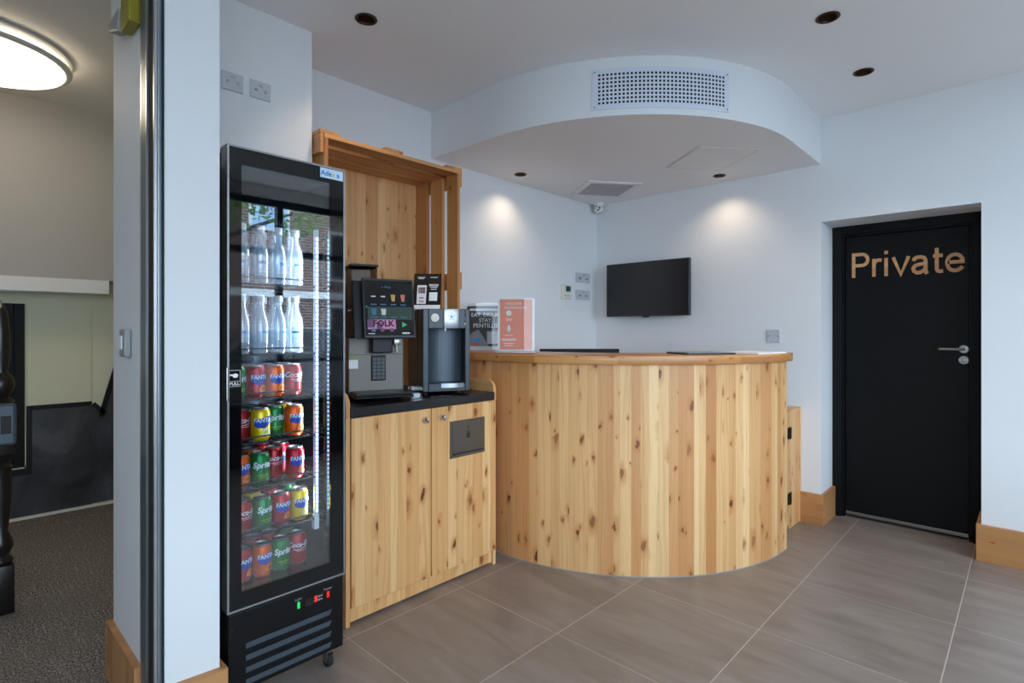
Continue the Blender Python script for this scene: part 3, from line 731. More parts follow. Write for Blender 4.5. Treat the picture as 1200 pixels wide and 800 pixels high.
MB().lathe([(0, .001), (.005, .001), (.005, .003), (0, .003)], 12, (0, .222, .395), 'x').lathe([(0, .001), (.004, .001), (.004, .003), (0, .003)], 12, (0, .222, .37), 'x', mi=1).build('button', ['ico_blue', 'white'], wd, **L)
MB().prism([(0.0005, .095)] + [(.012*math.sin(PI*i/10)+.004, .095+.12*i/10) for i in range(11)] + [(.0005, .215)], .040, .062, 'z').build('drip_rail', 'alu', wd, **L)['label'] = 'curved steel drip rail'
for x in (-.34, -.03):
    for y in (.02, .23): MB().cyl((x, y, 0), .011, .021, seg=12).build('foot', 'rubber', wd, **L)
tm = tag(MB().box(-.015, .045, .03, .235, .9455, .951, bev=.001, mat=Matrix.Translation((.53, -2.30, 0)) @ Matrix.Rotation(R(-25), 4, 'Z')).build('drip_mat', 'blackgloss'), 'black drip mat on the worktop in front of the water dispenser', 'mat')

# clear cup box between the machines
cbx = thing('acrylic_box', 'small clear acrylic box between coffee machine and water dispenser', 'box', (.568, -2.376, .9455), R(-20))
MB().box(-.03, .03, -.028, .028, 0, .003).box(-.03, -.027, -.028, .028, .003, .058).box(.027, .03, -.028, .028, .003, .058).box(-.027, .027, -.028, -.025, .003, .058).box(-.027, .027, .025, .028, .003, .058).build('box_wall', 'acrylic', cbx, **L)
MB().box(-.022, .022, -.020, .020, .004, .026, bev=.004).build('wrapped_sachets', 'paper', cbx, **L)

# leaning menu card on the dispenser
mc = thing('menu_card', 'dark menu card in a clear holder leaning on top of the water dispenser', 'sign', (.415, -2.19, 1.3915), R(43.4))
up = Vector((0, .34, .94)).normalized()
MB().slab((-.075, 0, .02), (1, 0, 0), up, .15, .19, .002, 0).slab((-.078, -.001, .0), (1, 0, 0), up, .156, .212, .0015, 1).box(-.078, .078, -.055, 0, 0, .002, mi=1).build('clear_holder', ['black', 'acrylic'], mc, **L)
nrm = Vector((1, 0, 0)).cross(up)
def mcp(u, v): return Vector((-.075, 0, .02)) + Vector((1, 0, 0))*u + up*v + nrm*.0035
mb = MB()
def mrect(u0, u1, v0, v1, mi): mb.poly([mcp(u0, v0), mcp(u1, v0), mcp(u1, v1), mcp(u0, v1)], mi)
mrect(.022, .072, .010, .120, 0); mrect(.028, .066, .072, .108, 2); mrect(.028, .066, .088, .098, 1); mrect(.034, .06, .02, .03, 3); mrect(.034, .06, .04, .05, 3)
mrect(.088, .132, .028, .078, 0)
mrect(0, .15, -.02, .004, 0)
for v, a, b in ((.165, .02, .062), (.158, .026, .056), (.165, .09, .13), (.122, .085, .136), (.114, .085, .136), (.106, .092, .13), (.094, .095, .128)): mrect(a, b, v, v+.004, 0)
mb.build('menu_print', ['paper', 'ico_cream', 'ico_purple', 'ico_pink'], mc, **L)

# ---- signs on the counter
M['coral'] = plain('coral_print', (236, 142, 112), .5)
M['poster'] = plain('dark_poster', (52, 50, 52), .5)
M['skin'] = plain('grey_photo', (150, 148, 150), .5, mottle=.4)
M['posterblue'] = plain('poster_blue', (70, 150, 200), .5)
M['posterred'] = plain('poster_red', (200, 90, 80), .5)
os_ = thing('orange_sign', 'orange information sheet in a white-edged acrylic stand on the counter', 'sign', (.585, -1.665, 1.1495), R(35))
MB().box(-.12, .12, -.035, .035, 0, .010, bev=.003).build('sign_base', 'alu', os_, **L)
MB().box(-.110, .110, -.0035, .0035, .010, .318).build('clear_holder', 'acrylic', os_, **L)
mb = MB().box(-.108, .108, -.0015, .0015, .0105, .316).poly([(-.096, -.002, .018), (.096, -.002, .018), (.096, -.002, .313), (-.096, -.002, .313)], 1)
def orect(u0, u1, z0, z1, mi=0): mb.poly([(u0, -.0026, z0), (u1, -.0026, z0), (u1, -.0026, z1), (u0, -.0026, z1)], mi)
mb.text('WELCOME', .020, (-.012, -.0024, .286), (1, 0, 0), (0, 0, 1), .0004).text('INFORMATION', .019, (-.004, -.0024, .262), (1, 0, 0), (0, 0, 1), .0004)
for z, c_, wd_ in ((.196, -.042, .04), (.188, -.042, .03), (.100, -.042, .05), (.078, -.042, .09), (.070, -.042, .08), (.052, -.042, .06), (.04, -.042, .05)): orect(c_-wd_/2, c_+wd_/2, z, z+.0035)
mb.poly([(-.042+.016*math.cos(a), -.0026, .232+.016*math.sin(a)) for a in [2*PI*i/20 for i in range(20)]], 0)
orect(-.0475, -.0365, .122, .160); orect(-.053, -.031, .134, .146)
mb.build('printed_sheet', ['paper', 'coral'], os_, **L)
ps = thing('dark_poster_stand', 'dark poster in a clear stand between water dispenser and orange sign', 'sign', (.245, -1.60, 1.1495), R(40))
MB().box(-.115, .115, -.035, .035, 0, .006, bev=.002).box(-.112, .112, -.0035, .0035, .006, .305).build('clear_holder', 'acrylic', ps, **L)
mb = MB().box(-.110, .110, -.0015, .0015, .0065, .300).poly([(-.107, -.002, .030), (.107, -.002, .030), (.107, -.002, .285), (-.107, -.002, .285)], 1)
def prect(u0, u1, z0, z1, mi, k=-.0024): mb.poly([(u0, k, z0), (u1, k, z0), (u1, k, z1), (u0, k, z1)], mi)
def ptext(s_, z, sz, x=.012): mb.text(s_, sz, (x, -.0022, z), (1, 0, 0), (0, 0, 1), .0004, mi=0, bold=.0006)
ptext('EAT. DRINK.', .228, .034); ptext('STAY.', .194, .034); ptext('PENTILLIE', .160, .037)
prect(-.09, .085, .255, .270, 0)
mb.poly([(-.107, -.0024, .030), (.03, -.0024, .030), (-.01, -.0024, .10), (-.035, -.0024, .135), (-.07, -.0024, .12), (-.107, -.0024, .08)], 2)
prect(.020, .100, .045, .125, 3, -.0026); prect(-.075, -.025, .055, .082, 4, -.0028); prect(-.08, -.03, .036, .052, 5, -.0028)
mb.build('printed_sheet', ['paper', 'poster', 'skin', 'brushed', 'posterblue', 'posterred'], ps, **L)
# things lying at the right end of the counter top
fd = thing('tablet_folder', 'flat dark folder lying near the right end of the counter top', 'folder', (1.44, -1.08, 1.1495), R(58))
MB().box(-.15, .15, -.105, .105, 0, .009, bev=.003).build('cover', 'charcoal', fd, **L)
MB().box(-.14, .14, -.098, .098, .009, .0105).build('top_sheet', 'greycap', fd, **L)
bs = tag(MB().box(-.15, .15, -.11, .11, 0, .008, mat=Matrix.Translation((1.62, -.77, 1.1495)) @ Matrix.Rotation(R(80), 4, 'Z')).build('paper_stack', 'paper'), 'white papers lying at the far right end of the counter top', 'papers')

# ================================================================== WALL AND CEILING FITTINGS
tv = thing('television', 'black flat television mounted on the back wall', 'television', (.55, -.08, 1.39))
MB().box(.182, .917, -.118, -.085, 1.393, 1.829, bev=.004).build('tv_casing', 'charcoal', tv)
MB().box(.190, .909, -.1195, -.118, 1.404, 1.821).build('tv_screen', 'screen', tv)
MB().box(.52, .575, -.119, -.100, 1.384, 1.394, bev=.002).build('tv_sensor', 'black', tv)
MB().box(.40, .70, -.085, -.045, 1.50, 1.72).box(.47, .63, -.045, -.002, 1.54, 1.68).build('wall_bracket', 'black', tv)

def plate(name, label, group, face, a0, a1, z0, z1, mat_, double=True):
    """face 'x' lies on a wall facing +x at x = a; 'y' lies on the back wall facing -y"""
    kind_, w0 = face
    cx_ = (a0+a1)/2
    t = thing(name, label, 'wall socket', (w0, cx_, z0) if kind_ == 'x' else (cx_, w0, z0), group=group)
    mb = MB()
    def b(u0, u1, v0, v1, d0, d1, mi=0, bev=.0015):
        if kind_ == 'x': mb.box(w0+d0, w0+d1, u0, u1, v0, v1, mi, bev)
        else: mb.box(u0, u1, w0-d1, w0-d0, v0, v1, mi, bev)
    b(a0, a1, z0, z1, .001, .009)
    mb.build('face_plate', mat_, t)
    mb = MB(); w_, h_ = a1-a0, z1-z0
    b(cx_-.008, cx_+.008, z0+h_*.66, z0+h_*.80, .009, .013)
    if not double:
        mb.bm.free(); mb = MB(); b(a0+.008, a0+.014, z0+h_*.48, z0+h_*.54, .009, .010, bev=0); mb.build('screw', 'chrome', t)
        mb = MB(); b(a1-.014, a1-.008, z0+h_*.48, z0+h_*.54, .009, .010, bev=0)
    mb.build('switch_rocker' if double else 'screw', 'chrome', t)
    if double:
        for q in (.20, .66):
            mb = MB(); b(a0+w_*q, a0+w_*(q+.14), z0+h_*.34, z0+h_*.52, .009, .011); mb.build('socket_insert', 'chrome', t)
    return t
plate('wall_socket', 'brushed double socket above the fridge, the one nearer the pier', None, ('x', .338), -3.19, -3.105, 2.283, 2.358, 'brushed')
plate('wall_socket', 'brushed double socket above the fridge, the one nearer the crate', None, ('x', .338), -3.077, -2.990, 2.283, 2.358, 'brushed')
plate('wall_socket', 'upper of two double sockets by the room corner', None, ('x', 0), -.305, -.105, 1.685, 1.768, 'brushed')
plate('wall_socket', 'lower of two double sockets by the room corner', None, ('x', 0), -.31, -.11, 1.540, 1.622, 'brushed')
plate('blank_plate', 'square brushed blank plate on the back wall above the counter end', None, ('y', 0), 1.436, 1.521, 1.198, 1.285, 'brushed', False)
th = thing('thermostat', 'cream wall thermostat with green display beside the sockets', 'thermostat', (0, -.44, 1.535))
MB().box(.001, .022, -.505, -.385, 1.537, 1.655, bev=.004).build('thermostat_casing', 'offwhite', th)
MB().box(.022, .0235, -.463, -.403, 1.598, 1.642).build('thermostat_display', 'lcd', th)
MB().box(.022, .0235, -.485, -.47, 1.56, 1.567).box(.022, .0235, -.455, -.44, 1.56, 1.567).box(.022, .0235, -.425, -.41, 1.56, 1.567).build('button', 'greycap', th)
ds = thing('door_switch', 'small grey switch box on the pier side in the hall doorway', 'switch', (.52, -3.56, 1.2))
MB().box(.50, .575, -3.572, -3.551, 1.19, 1.285, bev=.006).build('switch_casing', 'greycap', ds)
MB().box(.52, .555, -3.577, -3.572, 1.215, 1.262, bev=.003).build('switch_button', 'white', ds)

def downlight(x, y, z, r, label, energy, size, group=None, tip=0.0):
    t = thing('downlight', label, 'downlight', (x, y, z), group=group)
    MB().lathe([(r*.86, .0), (r*1.12, -.001), (r*1.14, -.004), (r*1.05, -.006), (r*.90, -.004), (r*.86, .0)], 28).build('bezel', 'bronze', t, local=True)
    MB().lathe([(r*.88, -.003), (r*.84, .02), (r*.66, .045), (r*.52, .05)], 28).build('reflector_cup', 'bronze', t, local=True)
    MB().lathe([(r*.56, .050), (r*.3, .048), (0, .047)], 20).build('bulb', 'bulb', t, local=True)
    spot(t, .004, energy, size)
    return t
downlight(*LAMPS_MAIN[0], H, .043, 'bronze recessed downlight above the crate and fridge', SPOT_DIM, 95)
downlight(*LAMPS_MAIN[1], H, .043, 'bronze downlight in the main ceiling, nearer the camera of the right pair', SPOT_DIM, 95)
downlight(*LAMPS_MAIN[2], H, .043, 'bronze downlight in the main ceiling by the back wall near the door', SPOT_DIM, 95)
downlight(*LAMPS_SOFFIT[0], SB, .038, 'dropped ceiling downlight by the crate side wall', SPOT_ON, 125)
downlight(*LAMPS_SOFFIT[1], SB, .038, 'dropped ceiling downlight by the back wall above the television side', SPOT_ON, 125)

# curved perforated grille on the soffit face
gr = thing('air_grille', 'white perforated air grille on the curved dropped ceiling front', 'air grille', (1.4, -1.47, 2.41))
gcx, gcy, gr0 = 1.770-1.20, -1.830+1.20, 1.20
A0, A1, GZ0, GZ1 = -1.0768, -0.4767, 2.405, 2.612
def gp(a, z, k): return (gcx+(gr0+k)*math.cos(a), gcy+(gr0+k)*math.sin(a), z)
NC, NR = 33, 8
def lines(a, b, n, mar, fill):
    st = (b-a-2*mar)/n; out = [a, a+mar]
    for i in range(n): out += [a+mar+st*(i+.5-fill/2), a+mar+st*(i+.5+fill/2)]
    return out + [b-mar, b]
ua, za = lines(A0, A1, NC, .022, .56), lines(GZ0, GZ1, NR, .022, .56)
mb = MB(); vg = {}
for i, a in enumerate(ua):
    for j, z in enumerate(za): vg[i, j] = mb.bm.verts.new(gp(a, z, .006))
for i in range(len(ua)-1):
    for j in range(len(za)-1):
        hole = i >= 2 and j >= 2 and i % 2 == 0 and j % 2 == 0 and i < len(ua)-2 and j < len(za)-2
        if not hole: mb.bm.faces.new((vg[i, j], vg[i+1, j], vg[i+1, j+1], vg[i, j+1]))
n_ = 40
rim = [(ua[0]+(ua[-1]-ua[0])*i/n_) for i in range(n_+1)]
for z, zz in ((GZ0, 0), (GZ1, 1)):
    for a, b in zip(rim, rim[1:]): mb.poly([gp(a, z, .0005), gp(b, z, .0005), gp(b, z, .006), gp(a, z, .006)])
for a in (A0, A1): mb.poly([gp(a, GZ0, .0005), gp(a, GZ1, .0005), gp(a, GZ1, .006), gp(a, GZ0, .006)])
mb.build('perforated_plate', 'vent', gr)
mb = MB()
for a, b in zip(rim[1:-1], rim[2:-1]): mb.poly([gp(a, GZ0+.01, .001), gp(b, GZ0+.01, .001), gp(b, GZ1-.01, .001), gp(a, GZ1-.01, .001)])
mb.build('hole_shade_sheet', 'ventdark', gr)  # dark sheet painted as the shade behind the grille holes
for a in (A0+.010, A1-.010):
    for z in (GZ0+.014, GZ1-.014):
        q = gp(a, z, .006); MB().lathe([(.005, 0), (.004, .002), (0, .0025)], 10, (0, 0, 0), 'x', mat=Matrix.Translation(q) @ Matrix.Rotation(a, 4, 'Z')).build('screw', 'steel', gr)

# extract vent and access panel in the dropped ceiling
vt = thing('ceiling_vent', 'square white louvred vent in the dropped ceiling corner', 'vent', (.39, -.445, SB), R(54))
mb = MB().box(-.21, .21, -.215, -.175, -.012, -.0005, bev=.003).box(-.21, .21, .175, .215, -.012, -.0005, bev=.003).box(-.21, -.17, -.175, .175, -.012, -.0005, bev=.003).box(.17, .21, -.175, .175, -.012, -.0005, bev=.003)
mb.build('vent_frame', 'white', vt, local=True)
mb = MB().box(-.17, .17, -.175, .175, -.003, -.001)
for i in range(16): mb.slab((-.17, -.168+i*.0215, -.0035), (1, 0, 0), (0, .75, -.66), .34, .011, .0012)
M['louvre'] = plain('louvre_grey', (190, 190, 194), .5)
mb.build('louvres', 'louvre', vt, local=True)
ap = thing('access_panel', 'flush white access panel in the dropped ceiling', 'access panel', (1.297, -.612, SB), R(53))
MB().box(-.20, .20, -.222, .222, -.0035, -.0005, bev=.001).build('panel_frame', 'offwhite', ap, local=True)
MB().box(-.185, .185, -.207, .207, -.0055, -.0036, bev=.001).build('panel_hatch', 'ceil', ap, local=True)
cc = thing('security_camera', 'small white dome security camera under the dropped ceiling corner', 'security camera', (.085, -.085, SB))
MB().lathe([(0, -.001), (.045, -.001), (.045, -.022), (.036, -.030), (0, -.030)], 24).box(-.06, -.02, .01, .06, -.07, -.002, bev=.004).build('mount', 'white', cc, local=True)
aim = Vector((CAMX-.085, CAMY+.085, -.6)).normalized(); q = Vector((0, 0, 1)).rotation_difference(aim).to_matrix().to_4x4()
ball = MB().lathe([(0, -.034)] + [(.034*math.sin(a), -.034*math.cos(a)) for a in [PI*i/12 for i in range(1, 10)]] + [(.020, .030), (0, .030)], 20, mat=Matrix.Translation((0, 0, -.052)) @ q).build('camera_ball', 'white', cc, local=True)
MB().lathe([(0, .0305), (.008, .0305), (.008, .033), (0, .033)], 16, (-.0, .0105, 0), mat=Matrix.Translation((0, 0, -.052)) @ q).lathe([(0, .0305), (.008, .0305), (.008, .033), (0, .033)], 16, (0, -.0105, 0), mat=Matrix.Translation((0, 0, -.052)) @ q).build('lens', 'blackgloss', ball, local=True)

# hall: round ceiling light and newel post
M['hallglow'] = plain('light_diffuser', (255, 250, 240), .5, emit=(255, 236, 206), es=3.4)
hl = thing('round_ceiling_light', 'large round flush ceiling light in the hall', 'ceiling light', (-.92, -3.88, H))
MB().lathe([(.20, -.001), (.36, -.001), (.375, -.012), (.375, -.02), (.36, -.03), (.2, -.03)], 48).build('backplate', 'white', hl, local=True)
MB().lathe([(.345, -.03), (.345, -.048), (.2, -.048)], 48).build('glow_ring', 'hallglow', hl, local=True)
MB().lathe([(.352, -.050), (.374, -.056), (.376, -.066), (.366, -.074), (.345, -.076), (.345, -.05)], 48).build('rim', 'white', hl, local=True)
MB().lathe([(.350, -.074), (.345, -.082), (.25, -.092), (.1, -.096), (0, -.097)], 48).build('diffuser', 'hallglow', hl, local=True)
M['darkwood'] = plain('dark_stained_wood', (26, 20, 18), .3)
nw = thing('newel_post', 'dark turned stair newel post with grey box, at the hall edge', 'newel post', (-.62, -3.80, 0))
NX, NY = -.62, -3.80
MB().box(NX-.045, NX+.045, NY-.045, NY+.045, 0, .22, bev=.004).box(NX-.045, NX+.045, NY-.045, NY+.045, .72, .94, bev=.004)    .lathe([(.040, .22), (.046, .235), (.030, .26), (.046, .30), (.040, .33), (.026, .37), (.034, .46), (.040, .56), (.038, .64), (.044, .66), (.030, .68), (.044, .72)], 20, (NX, NY, 0))    .lathe([(.030, .94), (.05, .955), (.03, .975), (.034, .985), (.046, 1.01), (.05, 1.035), (.044, 1.065), (.028, 1.085), (.026, 1.10), (.034, 1.16), (.034, 1.26), (.026, 1.36), (.0, 1.42)], 20, (NX, NY, 0)).build('post', 'darkwood', nw)
MB().box(NX+.0455, NX+.085, NY-.05, NY+.05, .765, .955, bev=.014).box(NX+.085, NX+.087, NY-.005, NY+.03, .82, .90, mi=1).build('wall_box', ['slate', 'black'], nw)['label'] = 'blue-grey box fixed to the post'

# ================================================================== FRIDGE
FY0, FY1 = -3.352, -2.930
fr = thing('drinks_fridge', 'tall black glass-door drinks fridge with lit shelves', 'fridge', (.62, -3.141, 0))
M['fridgein'] = plain('fridge_liner', (44, 52, 60), .14, .75)
MB().box(.36, .815, FY0+.008, FY0+.020, .35, 1.880).box(.36, .815, FY1-.036, FY1-.008, .35, 1.880).box(.36, .385, FY0+.020, FY1-.036, .35, 1.880)    .box(.385, .815, FY0+.020, FY1-.036, 1.845, 1.880).box(.385, .815, FY0+.020, FY1-.036, .35, .403).build('cabinet_body', 'black', fr)
MB().box(.3855, .388, FY0+.022, FY1-.038, .405, 1.843).box(.388, .812, FY0+.0202, FY0+.0215, .405, 1.843).box(.388, .812, FY0+.022, FY1-.0385, .4035, .405).build('inner_liner', 'fridgein', fr)
M['mirror'] = plain('polished_liner', (150, 160, 170), .07, .95)
MB().box(.388, .812, FY1-.0385, FY1-.0365, .405, 1.843).build('side_liner', 'mirror', fr)
mb = MB().box(.36, .865, FY0+.006, FY1-.004, .078, .345, bev=.004)
mb.build('base_housing', 'black', fr)
mb = MB()
for i in range(4):
    z = .222-.0405*i; mb.prism([(-3.291, z-.006), (-2.990, z-.006), (-2.982, z+.012), (-3.291, z+.012)], .8652, .8665, 'x')
mb.build('vent_slots', 'slate', fr)
ctl = MB().box(.865, .868, -3.085, -3.015, .281, .310, bev=.001)
ctl.text('5', .026, (.8682, -3.045, .2955), (0, 1, 0), (0, 0, 1), .0005, mi=1, bold=.0008)
for y in (-3.033, -3.024):
    for z in (.289, .301): ctl.box(.868, .8685, y-.003, y+.003, z-.003, z+.003, mi=2)
ctl.text('Light', .013, (.8655, -3.110, .3165), (0, 1, 0), (0, 0, 1), .0004, mi=2).text('Power', .013, (.8655, -2.997, .3165), (0, 1, 0), (0, 0, 1), .0004, mi=2)
ctl.build('temperature_controller', ['blackgloss', 'redled', 'greycap'], fr)
MB().box(.865, .870, -3.115, -3.105, .284, .307, bev=.002).build('light_switch', 'greenled', fr)
MB().box(.865, .870, -3.002, -2.992, .284, .307, bev=.002).build('power_switch', 'redsw', fr)
for y, z in ((-3.336, .290), (-3.336, .11), (-2.940, .295), (-2.940, .11)): MB().lathe([(0, .8655), (.005, .8655), (.005, .8675), (0, .868)], 12, (0, y, z), 'x').build('screw', 'blackmat', fr)
for x in (.42, .825):
    for y in (FY0+.05, FY1-.045):
        cs = MB().box(x-.022, x+.022, y-.014, y+.014, .062, .0785, bev=.002).box(x-.016, x+.016, y-.014, y-.011, .022, .064).box(x-.016, x+.016, y+.011, y+.014, .022, .064).build('caster', 'steel', fr)
        MB().lathe([(0, -.010), (.024, -.010), (.026, -.006), (.026, .006), (.024, .010), (0, .010)], 18, (x, y, .0265), 'y').build('wheel', 'rubber', cs)
# door: aluminium edge, printed black border, clear pane
DZ0, DZ1 = .352, 1.890
GY0, GY1, GZa, GZb = -3.307, -2.990, .411, 1.832
dr = MB().box(.818, .872, FY0, FY0+.006, DZ0, DZ1).box(.818, .872, FY1-.006, FY1, DZ0, DZ1).box(.818, .872, FY0+.006, FY1-.006, DZ1-.006, DZ1).box(.818, .872, FY0+.006, FY1-.006, DZ0, DZ0+.006)    .build('door', 'alu', fr); dr['label'] = 'aluminium-edged glass door'
MB().box(.822, .870, FY0+.006, GY0, DZ0+.006, DZ1-.006).box(.822, .870, GY1, FY1-.006, DZ0+.006, DZ1-.006).box(.822, .870, GY0, GY1, GZb, DZ1-.006).box(.822, .870, GY0, GY1, DZ0+.006, GZa).build('black_border', 'blackgloss', dr)
MB().box(.862, .868, GY0, GY1, GZa, GZb).build('door_glass', 'glass', dr)
MB().box(.800, .8175, FY0+.003, FY0+.02, DZ0, DZ1).box(.80, .8175, FY1-.02, FY1-.003, DZ0, DZ1).box(.80, .8175, FY0+.02, FY1-.02, DZ1-.02, DZ1-.003).build('gasket', 'rubber', dr)
MB().box(.868, .879, FY0-.004, FY0+.005, 1.050, 1.160, bev=.002).build('pull_handle', 'chrome', dr)
st = MB().box(.8705, .8712, -3.030, -2.938, 1.846, 1.882)
st.text('Ade', .026, (.8714, -3.006, 1.863), (0, 1, 0), (0, 0, 1), .0004, mi=1, bold=.0006).text('x', .026, (.8714, -2.977, 1.863), (0, 1, 0), (0, 0, 1), .0004, mi=2, bold=.0006).text('a', .026, (.8714, -2.959, 1.863), (0, 1, 0), (0, 0, 1), .0004, mi=1, bold=.0006)
M['logoblue'] = plain('logo_blue', (30, 120, 190), .5); M['logoyellow'] = plain('logo_yellow', (220, 200, 40), .5); M['sticker'] = plain('sticker_blue', (206, 228, 244), .5)
st.build('name_sticker', ['sticker', 'logoblue', 'logoyellow'], dr)['label'] = 'pale blue name sticker'
pl = MB()
for a in ((-3.348, -3.311, 1.148, 1.149), (-3.348, -3.311, 1.112, 1.113), (-3.348, -3.311, 1.095, 1.096), (-3.348, -3.347, 1.095, 1.149), (-3.312, -3.311, 1.095, 1.149)): pl.box(.8703, .8707, *a)
pl.text('PULL', .014, (.8705, -3.3295, 1.104), (0, 1, 0), (0, 0, 1), .0003, bold=.0003)
pl.poly([(.8706, -3.3285+.009*math.cos(a)+.002, 1.131+.007*math.sin(a)) for a in [2*PI*i/16 for i in range(16)]]); pl.box(.8703, .8707, -3.344, -3.330, 1.131, 1.136)
pl.build('pull_sticker', 'paper', dr)
# LED bar at the right of the opening
lb = MB().box(.796, .812, -3.020, -3.005, .585, 1.66, bev=.002).build('led_bar', 'ledbar', fr)
mb = MB()
for i in range(62): z = .60+i*.0168; mb.box(.8122, .8135, -3.0155, -3.0095, z-.0045, z+.0045)
mb.build('led_diodes', 'led', lb)
al = bpy.data.lights.new('lamp', 'AREA'); al.shape = 'RECTANGLE'; al.size = .012; al.size_y = 1.05; al.energy = 2.2; al.color = (.80, .91, 1.0)
alo = bpy.data.objects.new('lamp', al); COL.objects.link(alo); alo.parent = lb
alo.location = WM[lb.name].inverted() @ Vector((.792, -3.024, 1.12)); alo.rotation_euler = Vector((-.65, -.76, 0)).to_track_quat('-Z', 'Y').to_euler()
MB().box(.79, .812, -3.022, -3.004, .53, .584).build('led_end_cap', 'white', lb)
# wire shelves
SH = [.405, .572, .731, .889, 1.041, 1.197, 1.447]
for k, z in enumerate(SH[1:]):
    mb = MB(); y0, y1 = FY0+.025, FY1-.042; z0 = z-.003
    mb.tube([(.40, y0, z0), (.808, y0, z0)], .003).tube([(.40, y1, z0), (.808, y1, z0)], .003)
    mb.tube([(.808, y0, z0), (.808, y1-.03, z0)], .003).tube([(.810, y0, z0+.022), (.810, y1-.06, z0+.022), (.810, y1-.055, z0), (.798, y1, z0-.02)], .0025).tube([(.40, y0, z0), (.40, y1, z0)], .003)
    for i in range(15): yy = y0+(y1-y0)*(i+.5)/15; mb.tube([(.40, yy, z0+.001), (.808, yy, z0+.001)], .0016, 6)
    for i in range(1, 4): xx = .40+.385*i/4; mb.tube([(xx, y0, z0-.003), (xx, y1, z0-.003)], .002, 6)
    mb.build('wire_shelf', 'charcoal', fr)

# ------------------------------------------------------------------ cans and bottles
for n_, c_ in (('c_red', (166, 6, 18)), ('c_green', (0, 116, 50)), ('c_orange', (232, 92, 2)), ('c_straw', (182, 8, 34)), ('c_yellow', (232, 190, 0)), ('c_blue', (14, 66, 170)), ('c_white', (240, 240, 242)), ('c_lime', (200, 214, 60)), ('c_peel', (250, 176, 90))):
    M[n_] = plain(n_.replace('c_', 'can_'), c_, .28, .35 if n_ in ('c_red', 'c_green', 'c_orange', 'c_straw', 'c_yellow') else 0.0)
CRAD, CH = .033, .115
FLAV = {'cola': ('c_red', 'red cola can'), 'lime': ('c_green', 'green lemon-lime can'), 'orange': ('c_orange', 'orange soft drink can'), 'straw': ('c_straw', 'strawberry-red soft drink can'), 'lemon': ('c_yellow', 'yellow lemon soft drink can')}
def bentpoly(mb, pts, r, mi):
    vs_ = [mb.bm.verts.new((r*math.cos(x/r), r*math.sin(x/r), z)) for x, z in pts]
    f = mb.bm.faces.new(vs_); f.material_index = mi
def bentgrid(mb, fn, x0, x1, n, r, mi):
    prev = None
    for i in range(n+1):
        x = x0+(x1-x0)*i/n; lo, hi = fn((i/n)*2-1)
        cur = [mb.bm.verts.new((r*math.cos(x/r), r*math.sin(x/r), z)) for z in (lo, hi)]
        if prev:
            f = mb.bm.faces.new((prev[0], cur[0], cur[1], prev[1])); f.material_index = mi
        prev = cur
def can(fl):
    t = thing('drink_can', '', 'can')
    MB().lathe([(0, .004), (.024, .004), (.026, 0), (.0275, .004), (CRAD, .011), (CRAD, .098), (.030, .106), (.0275, .110)], 28).build('can_body', FLAV[fl][0], t, local=True)
    ld = MB().lathe([(.0275, .110), (.0282, .1135), (.0268, .115), (.0250, .1125), (.0240, .1095), (0, .1095)], 28).build('can_lid', 'alu', t, local=True)
    MB().box(-.012, .010, -.006, .006, .1097, .1112, bev=.0005).build('ring_pull', 'steel', ld, local=True)
    mb = MB(); r = CRAD+.0004
    if fl in ('orange', 'straw', 'lemon'):
        bentgrid(mb, lambda q: (.062-.016*math.cos(q*1.4)+.006*q, .082+.006*q), -.030, .034, 16, r, 0)
        mb.text('FANTA', .0215, (0, 0, .0725), (0, 1, 0), (0, 0, 1), .0008, mi=1, bold=.0005, bend=r+.0003, sx=.90)
        bentgrid(mb, lambda q: (.022, .022+.022*math.sqrt(max(0, 1-q*q))), -.004, .030, 12, r, 2)
        bentgrid(mb, lambda q: (.025, .025+.015*math.sqrt(max(0, 1-q*q))), .001, .025, 10, r+.0003, 3)
        mats = ['c_blue', 'c_white', 'c_peel' if fl != 'lemon' else 'c_white', 'c_orange' if fl != 'lemon' else 'c_lime']
    elif fl == 'lime':
        mb.text('Sprite', .030, (0, 0, .070), (0, 1, 0), (0, 0, 1), .0008, mi=0, bold=.0010, shear=.18, bend=r+.0003, sx=.95)
        bentgrid(mb, lambda q: (.034, .036), -.020, .020, 8, r, 1); bentgrid(mb, lambda q: (.027, .0285), -.012, .012, 8, r, 1)
        mats = ['c_white', 'c_lime']
    else:
        mb.text('Coca-Cola', .0265, (0, 0, .074), (0, 1, 0), (0, 0, 1), .0008, mi=0, bold=.0004, shear=.32, bend=r+.0003, sx=.95)
        bentgrid(mb, lambda q: (.057+.002*math.sin(q*3), .0595+.002*math.sin(q*3)), -.030, .030, 12, r, 0); bentgrid(mb, lambda q: (.050, .0515), -.02, .02, 8, r, 0)
        mats = ['c_white']
    mb.build('can_print', mats, t, local=True)
    return t
PROTO = {}
def place_can(fl, x, y, z, rz, label):
    if fl not in PROTO: o = PROTO[fl] = can(fl)
    else: o = copy_tree(PROTO[fl])
    o.location = (x, y, z); o.rotation_euler = (0, 0, rz); o['label'] = label; o['group'] = 'cans in the fridge'
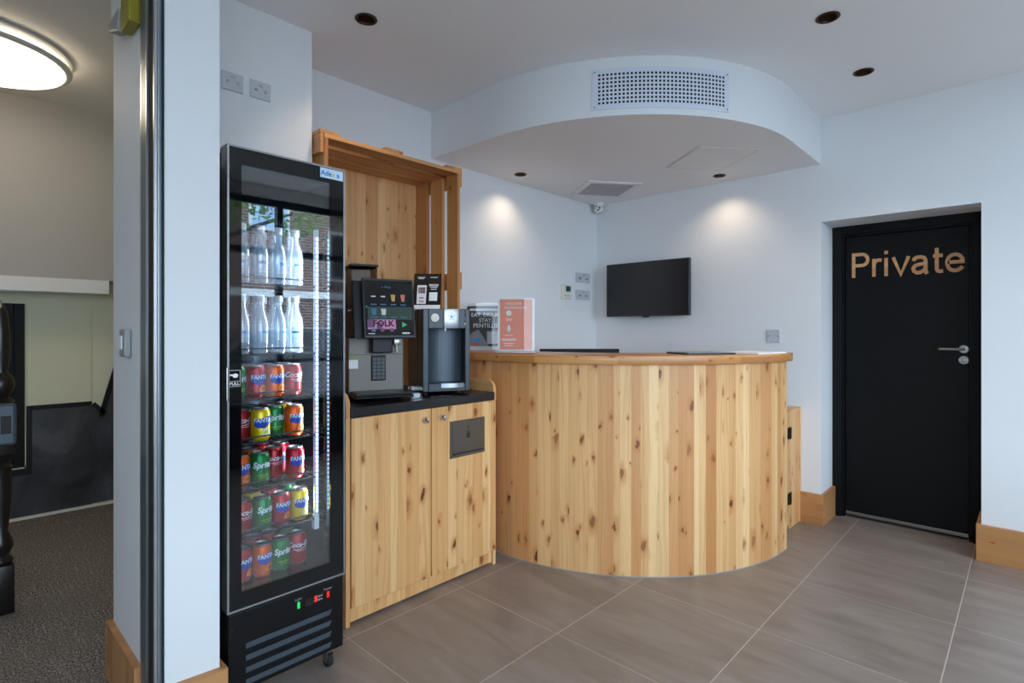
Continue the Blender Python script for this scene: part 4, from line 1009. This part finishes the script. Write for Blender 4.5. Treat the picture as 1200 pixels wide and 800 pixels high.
ROWS = [('bottom shelf', SH[0], [(-3.268, .765, 'straw', .25), (-3.209, .770, 'orange', .12), (-3.140, .765, 'lime', .0), (-3.067, .755, 'cola', .1)], ['orange', 'cola', 'straw', 'lime']),
        ('fourth can shelf', SH[1], [(-3.266, .76, 'cola', .35), (-3.205, .765, 'lime', .2), (-3.139, .765, 'straw', .05), (-3.075, .765, 'lemon', .05)], ['lemon', 'lemon', 'straw', 'lime']),
        ('third can shelf', SH[2], [(-3.272, .76, 'orange', .1), (-3.211, .760, 'lime', -.05), (-3.132, .705, 'cola', .25), (-3.077, .765, 'straw', .05)], ['lime', 'orange', 'straw', 'straw']),
        ('second can shelf', SH[3], [(-3.263, .735, 'cola', .3), (-3.213, .772, 'lemon', -.12), (-3.136, .725, 'lime', -.15), (-3.089, .76, 'orange', .05)], ['straw', 'lime', 'cola', 'lemon']),
        ('top can shelf', SH[4], [(-3.286, .76, 'lime', .4), (-3.224, .76, 'straw', .1), (-3.159, .76, 'orange', .05), (-3.087, .755, 'cola', .35)], ['cola', 'orange', 'cola', 'straw'])]
COLN = ['leftmost', 'second from left', 'third from left', 'rightmost']
for nm, z, front, back in ROWS:
    py_ = -9
    for i, (p, x, fl, rz) in enumerate(front):
        y = max(p, -3.290, py_+(.068 if i in (0,) or abs(x-px_) < .02 else math.sqrt(max(0, .068**2-(x-px_)**2)))); py_, px_ = y, x
        place_can(fl, x, y, z+.0005, rz, f'{FLAV[fl][1]}, {COLN[i]} in front row of {nm}')
        place_can(back[i], ({2: .595, 3: .645}.get(i, .672) if nm == 'third can shelf' else min(x-.070, .672)), y, z+.0005, random.uniform(-.5, .3), f'{FLAV[back[i]][1]}, {COLN[i]} in second row of {nm}')
def bottle():
    t = thing('water_bottle', '', 'bottle')
    MB().lathe([(0, .004), (.022, .003), (.026, 0), (.029, .006), (.029, .105), (.026, .128), (.017, .152), (.0135, .168), (.0135, .190)], 20).build('bottle_glass', 'bottleglass', t, local=True)
    MB().lathe([(.0145, .186), (.0155, .188), (.0155, .208), (.0145, .2105), (0, .211)], 20).build('screw_cap', 'brushed', t, local=True)
    mb = MB(); bentgrid(mb, lambda q: (.040, .092), -.020, .020, 10, .0296, 0); bentgrid(mb, lambda q: (.072, .080), -.013, .013, 8, .0299, 1); bentgrid(mb, lambda q: (.052, .054), -.013, .013, 8, .0299, 1)
    mb.build('bottle_label', ['ico_lbl', 'logoblue'], t, local=True)
    return t
M['ico_lbl'] = clear('bottle_label_film', (.8, .88, .95), .1, .2, .2, .3, (226, 234, 242), .35)
PB = None
for nm, z, n_ in (('lower bottle shelf', SH[5], 'lower'), ('upper bottle shelf', SH[6], 'upper')):
    for r_ in range(3):
        rown = ['front row', 'middle row', 'back row'][r_]
        for c_ in range(4):
            x = .748-.068*r_; y = -3.262+.0645*c_+(.012 if r_ == 1 else 0)
            if PB is None: o = PB = bottle()
            else: o = copy_tree(PB)
            o.location = (x, y, z+.0005); o.rotation_euler = (0, 0, random.uniform(-.5, .6))
            o['label'] = f'clear glass water bottle, {COLN[c_]} in {rown} of {nm}'; o['group'] = 'water bottles in the fridge'
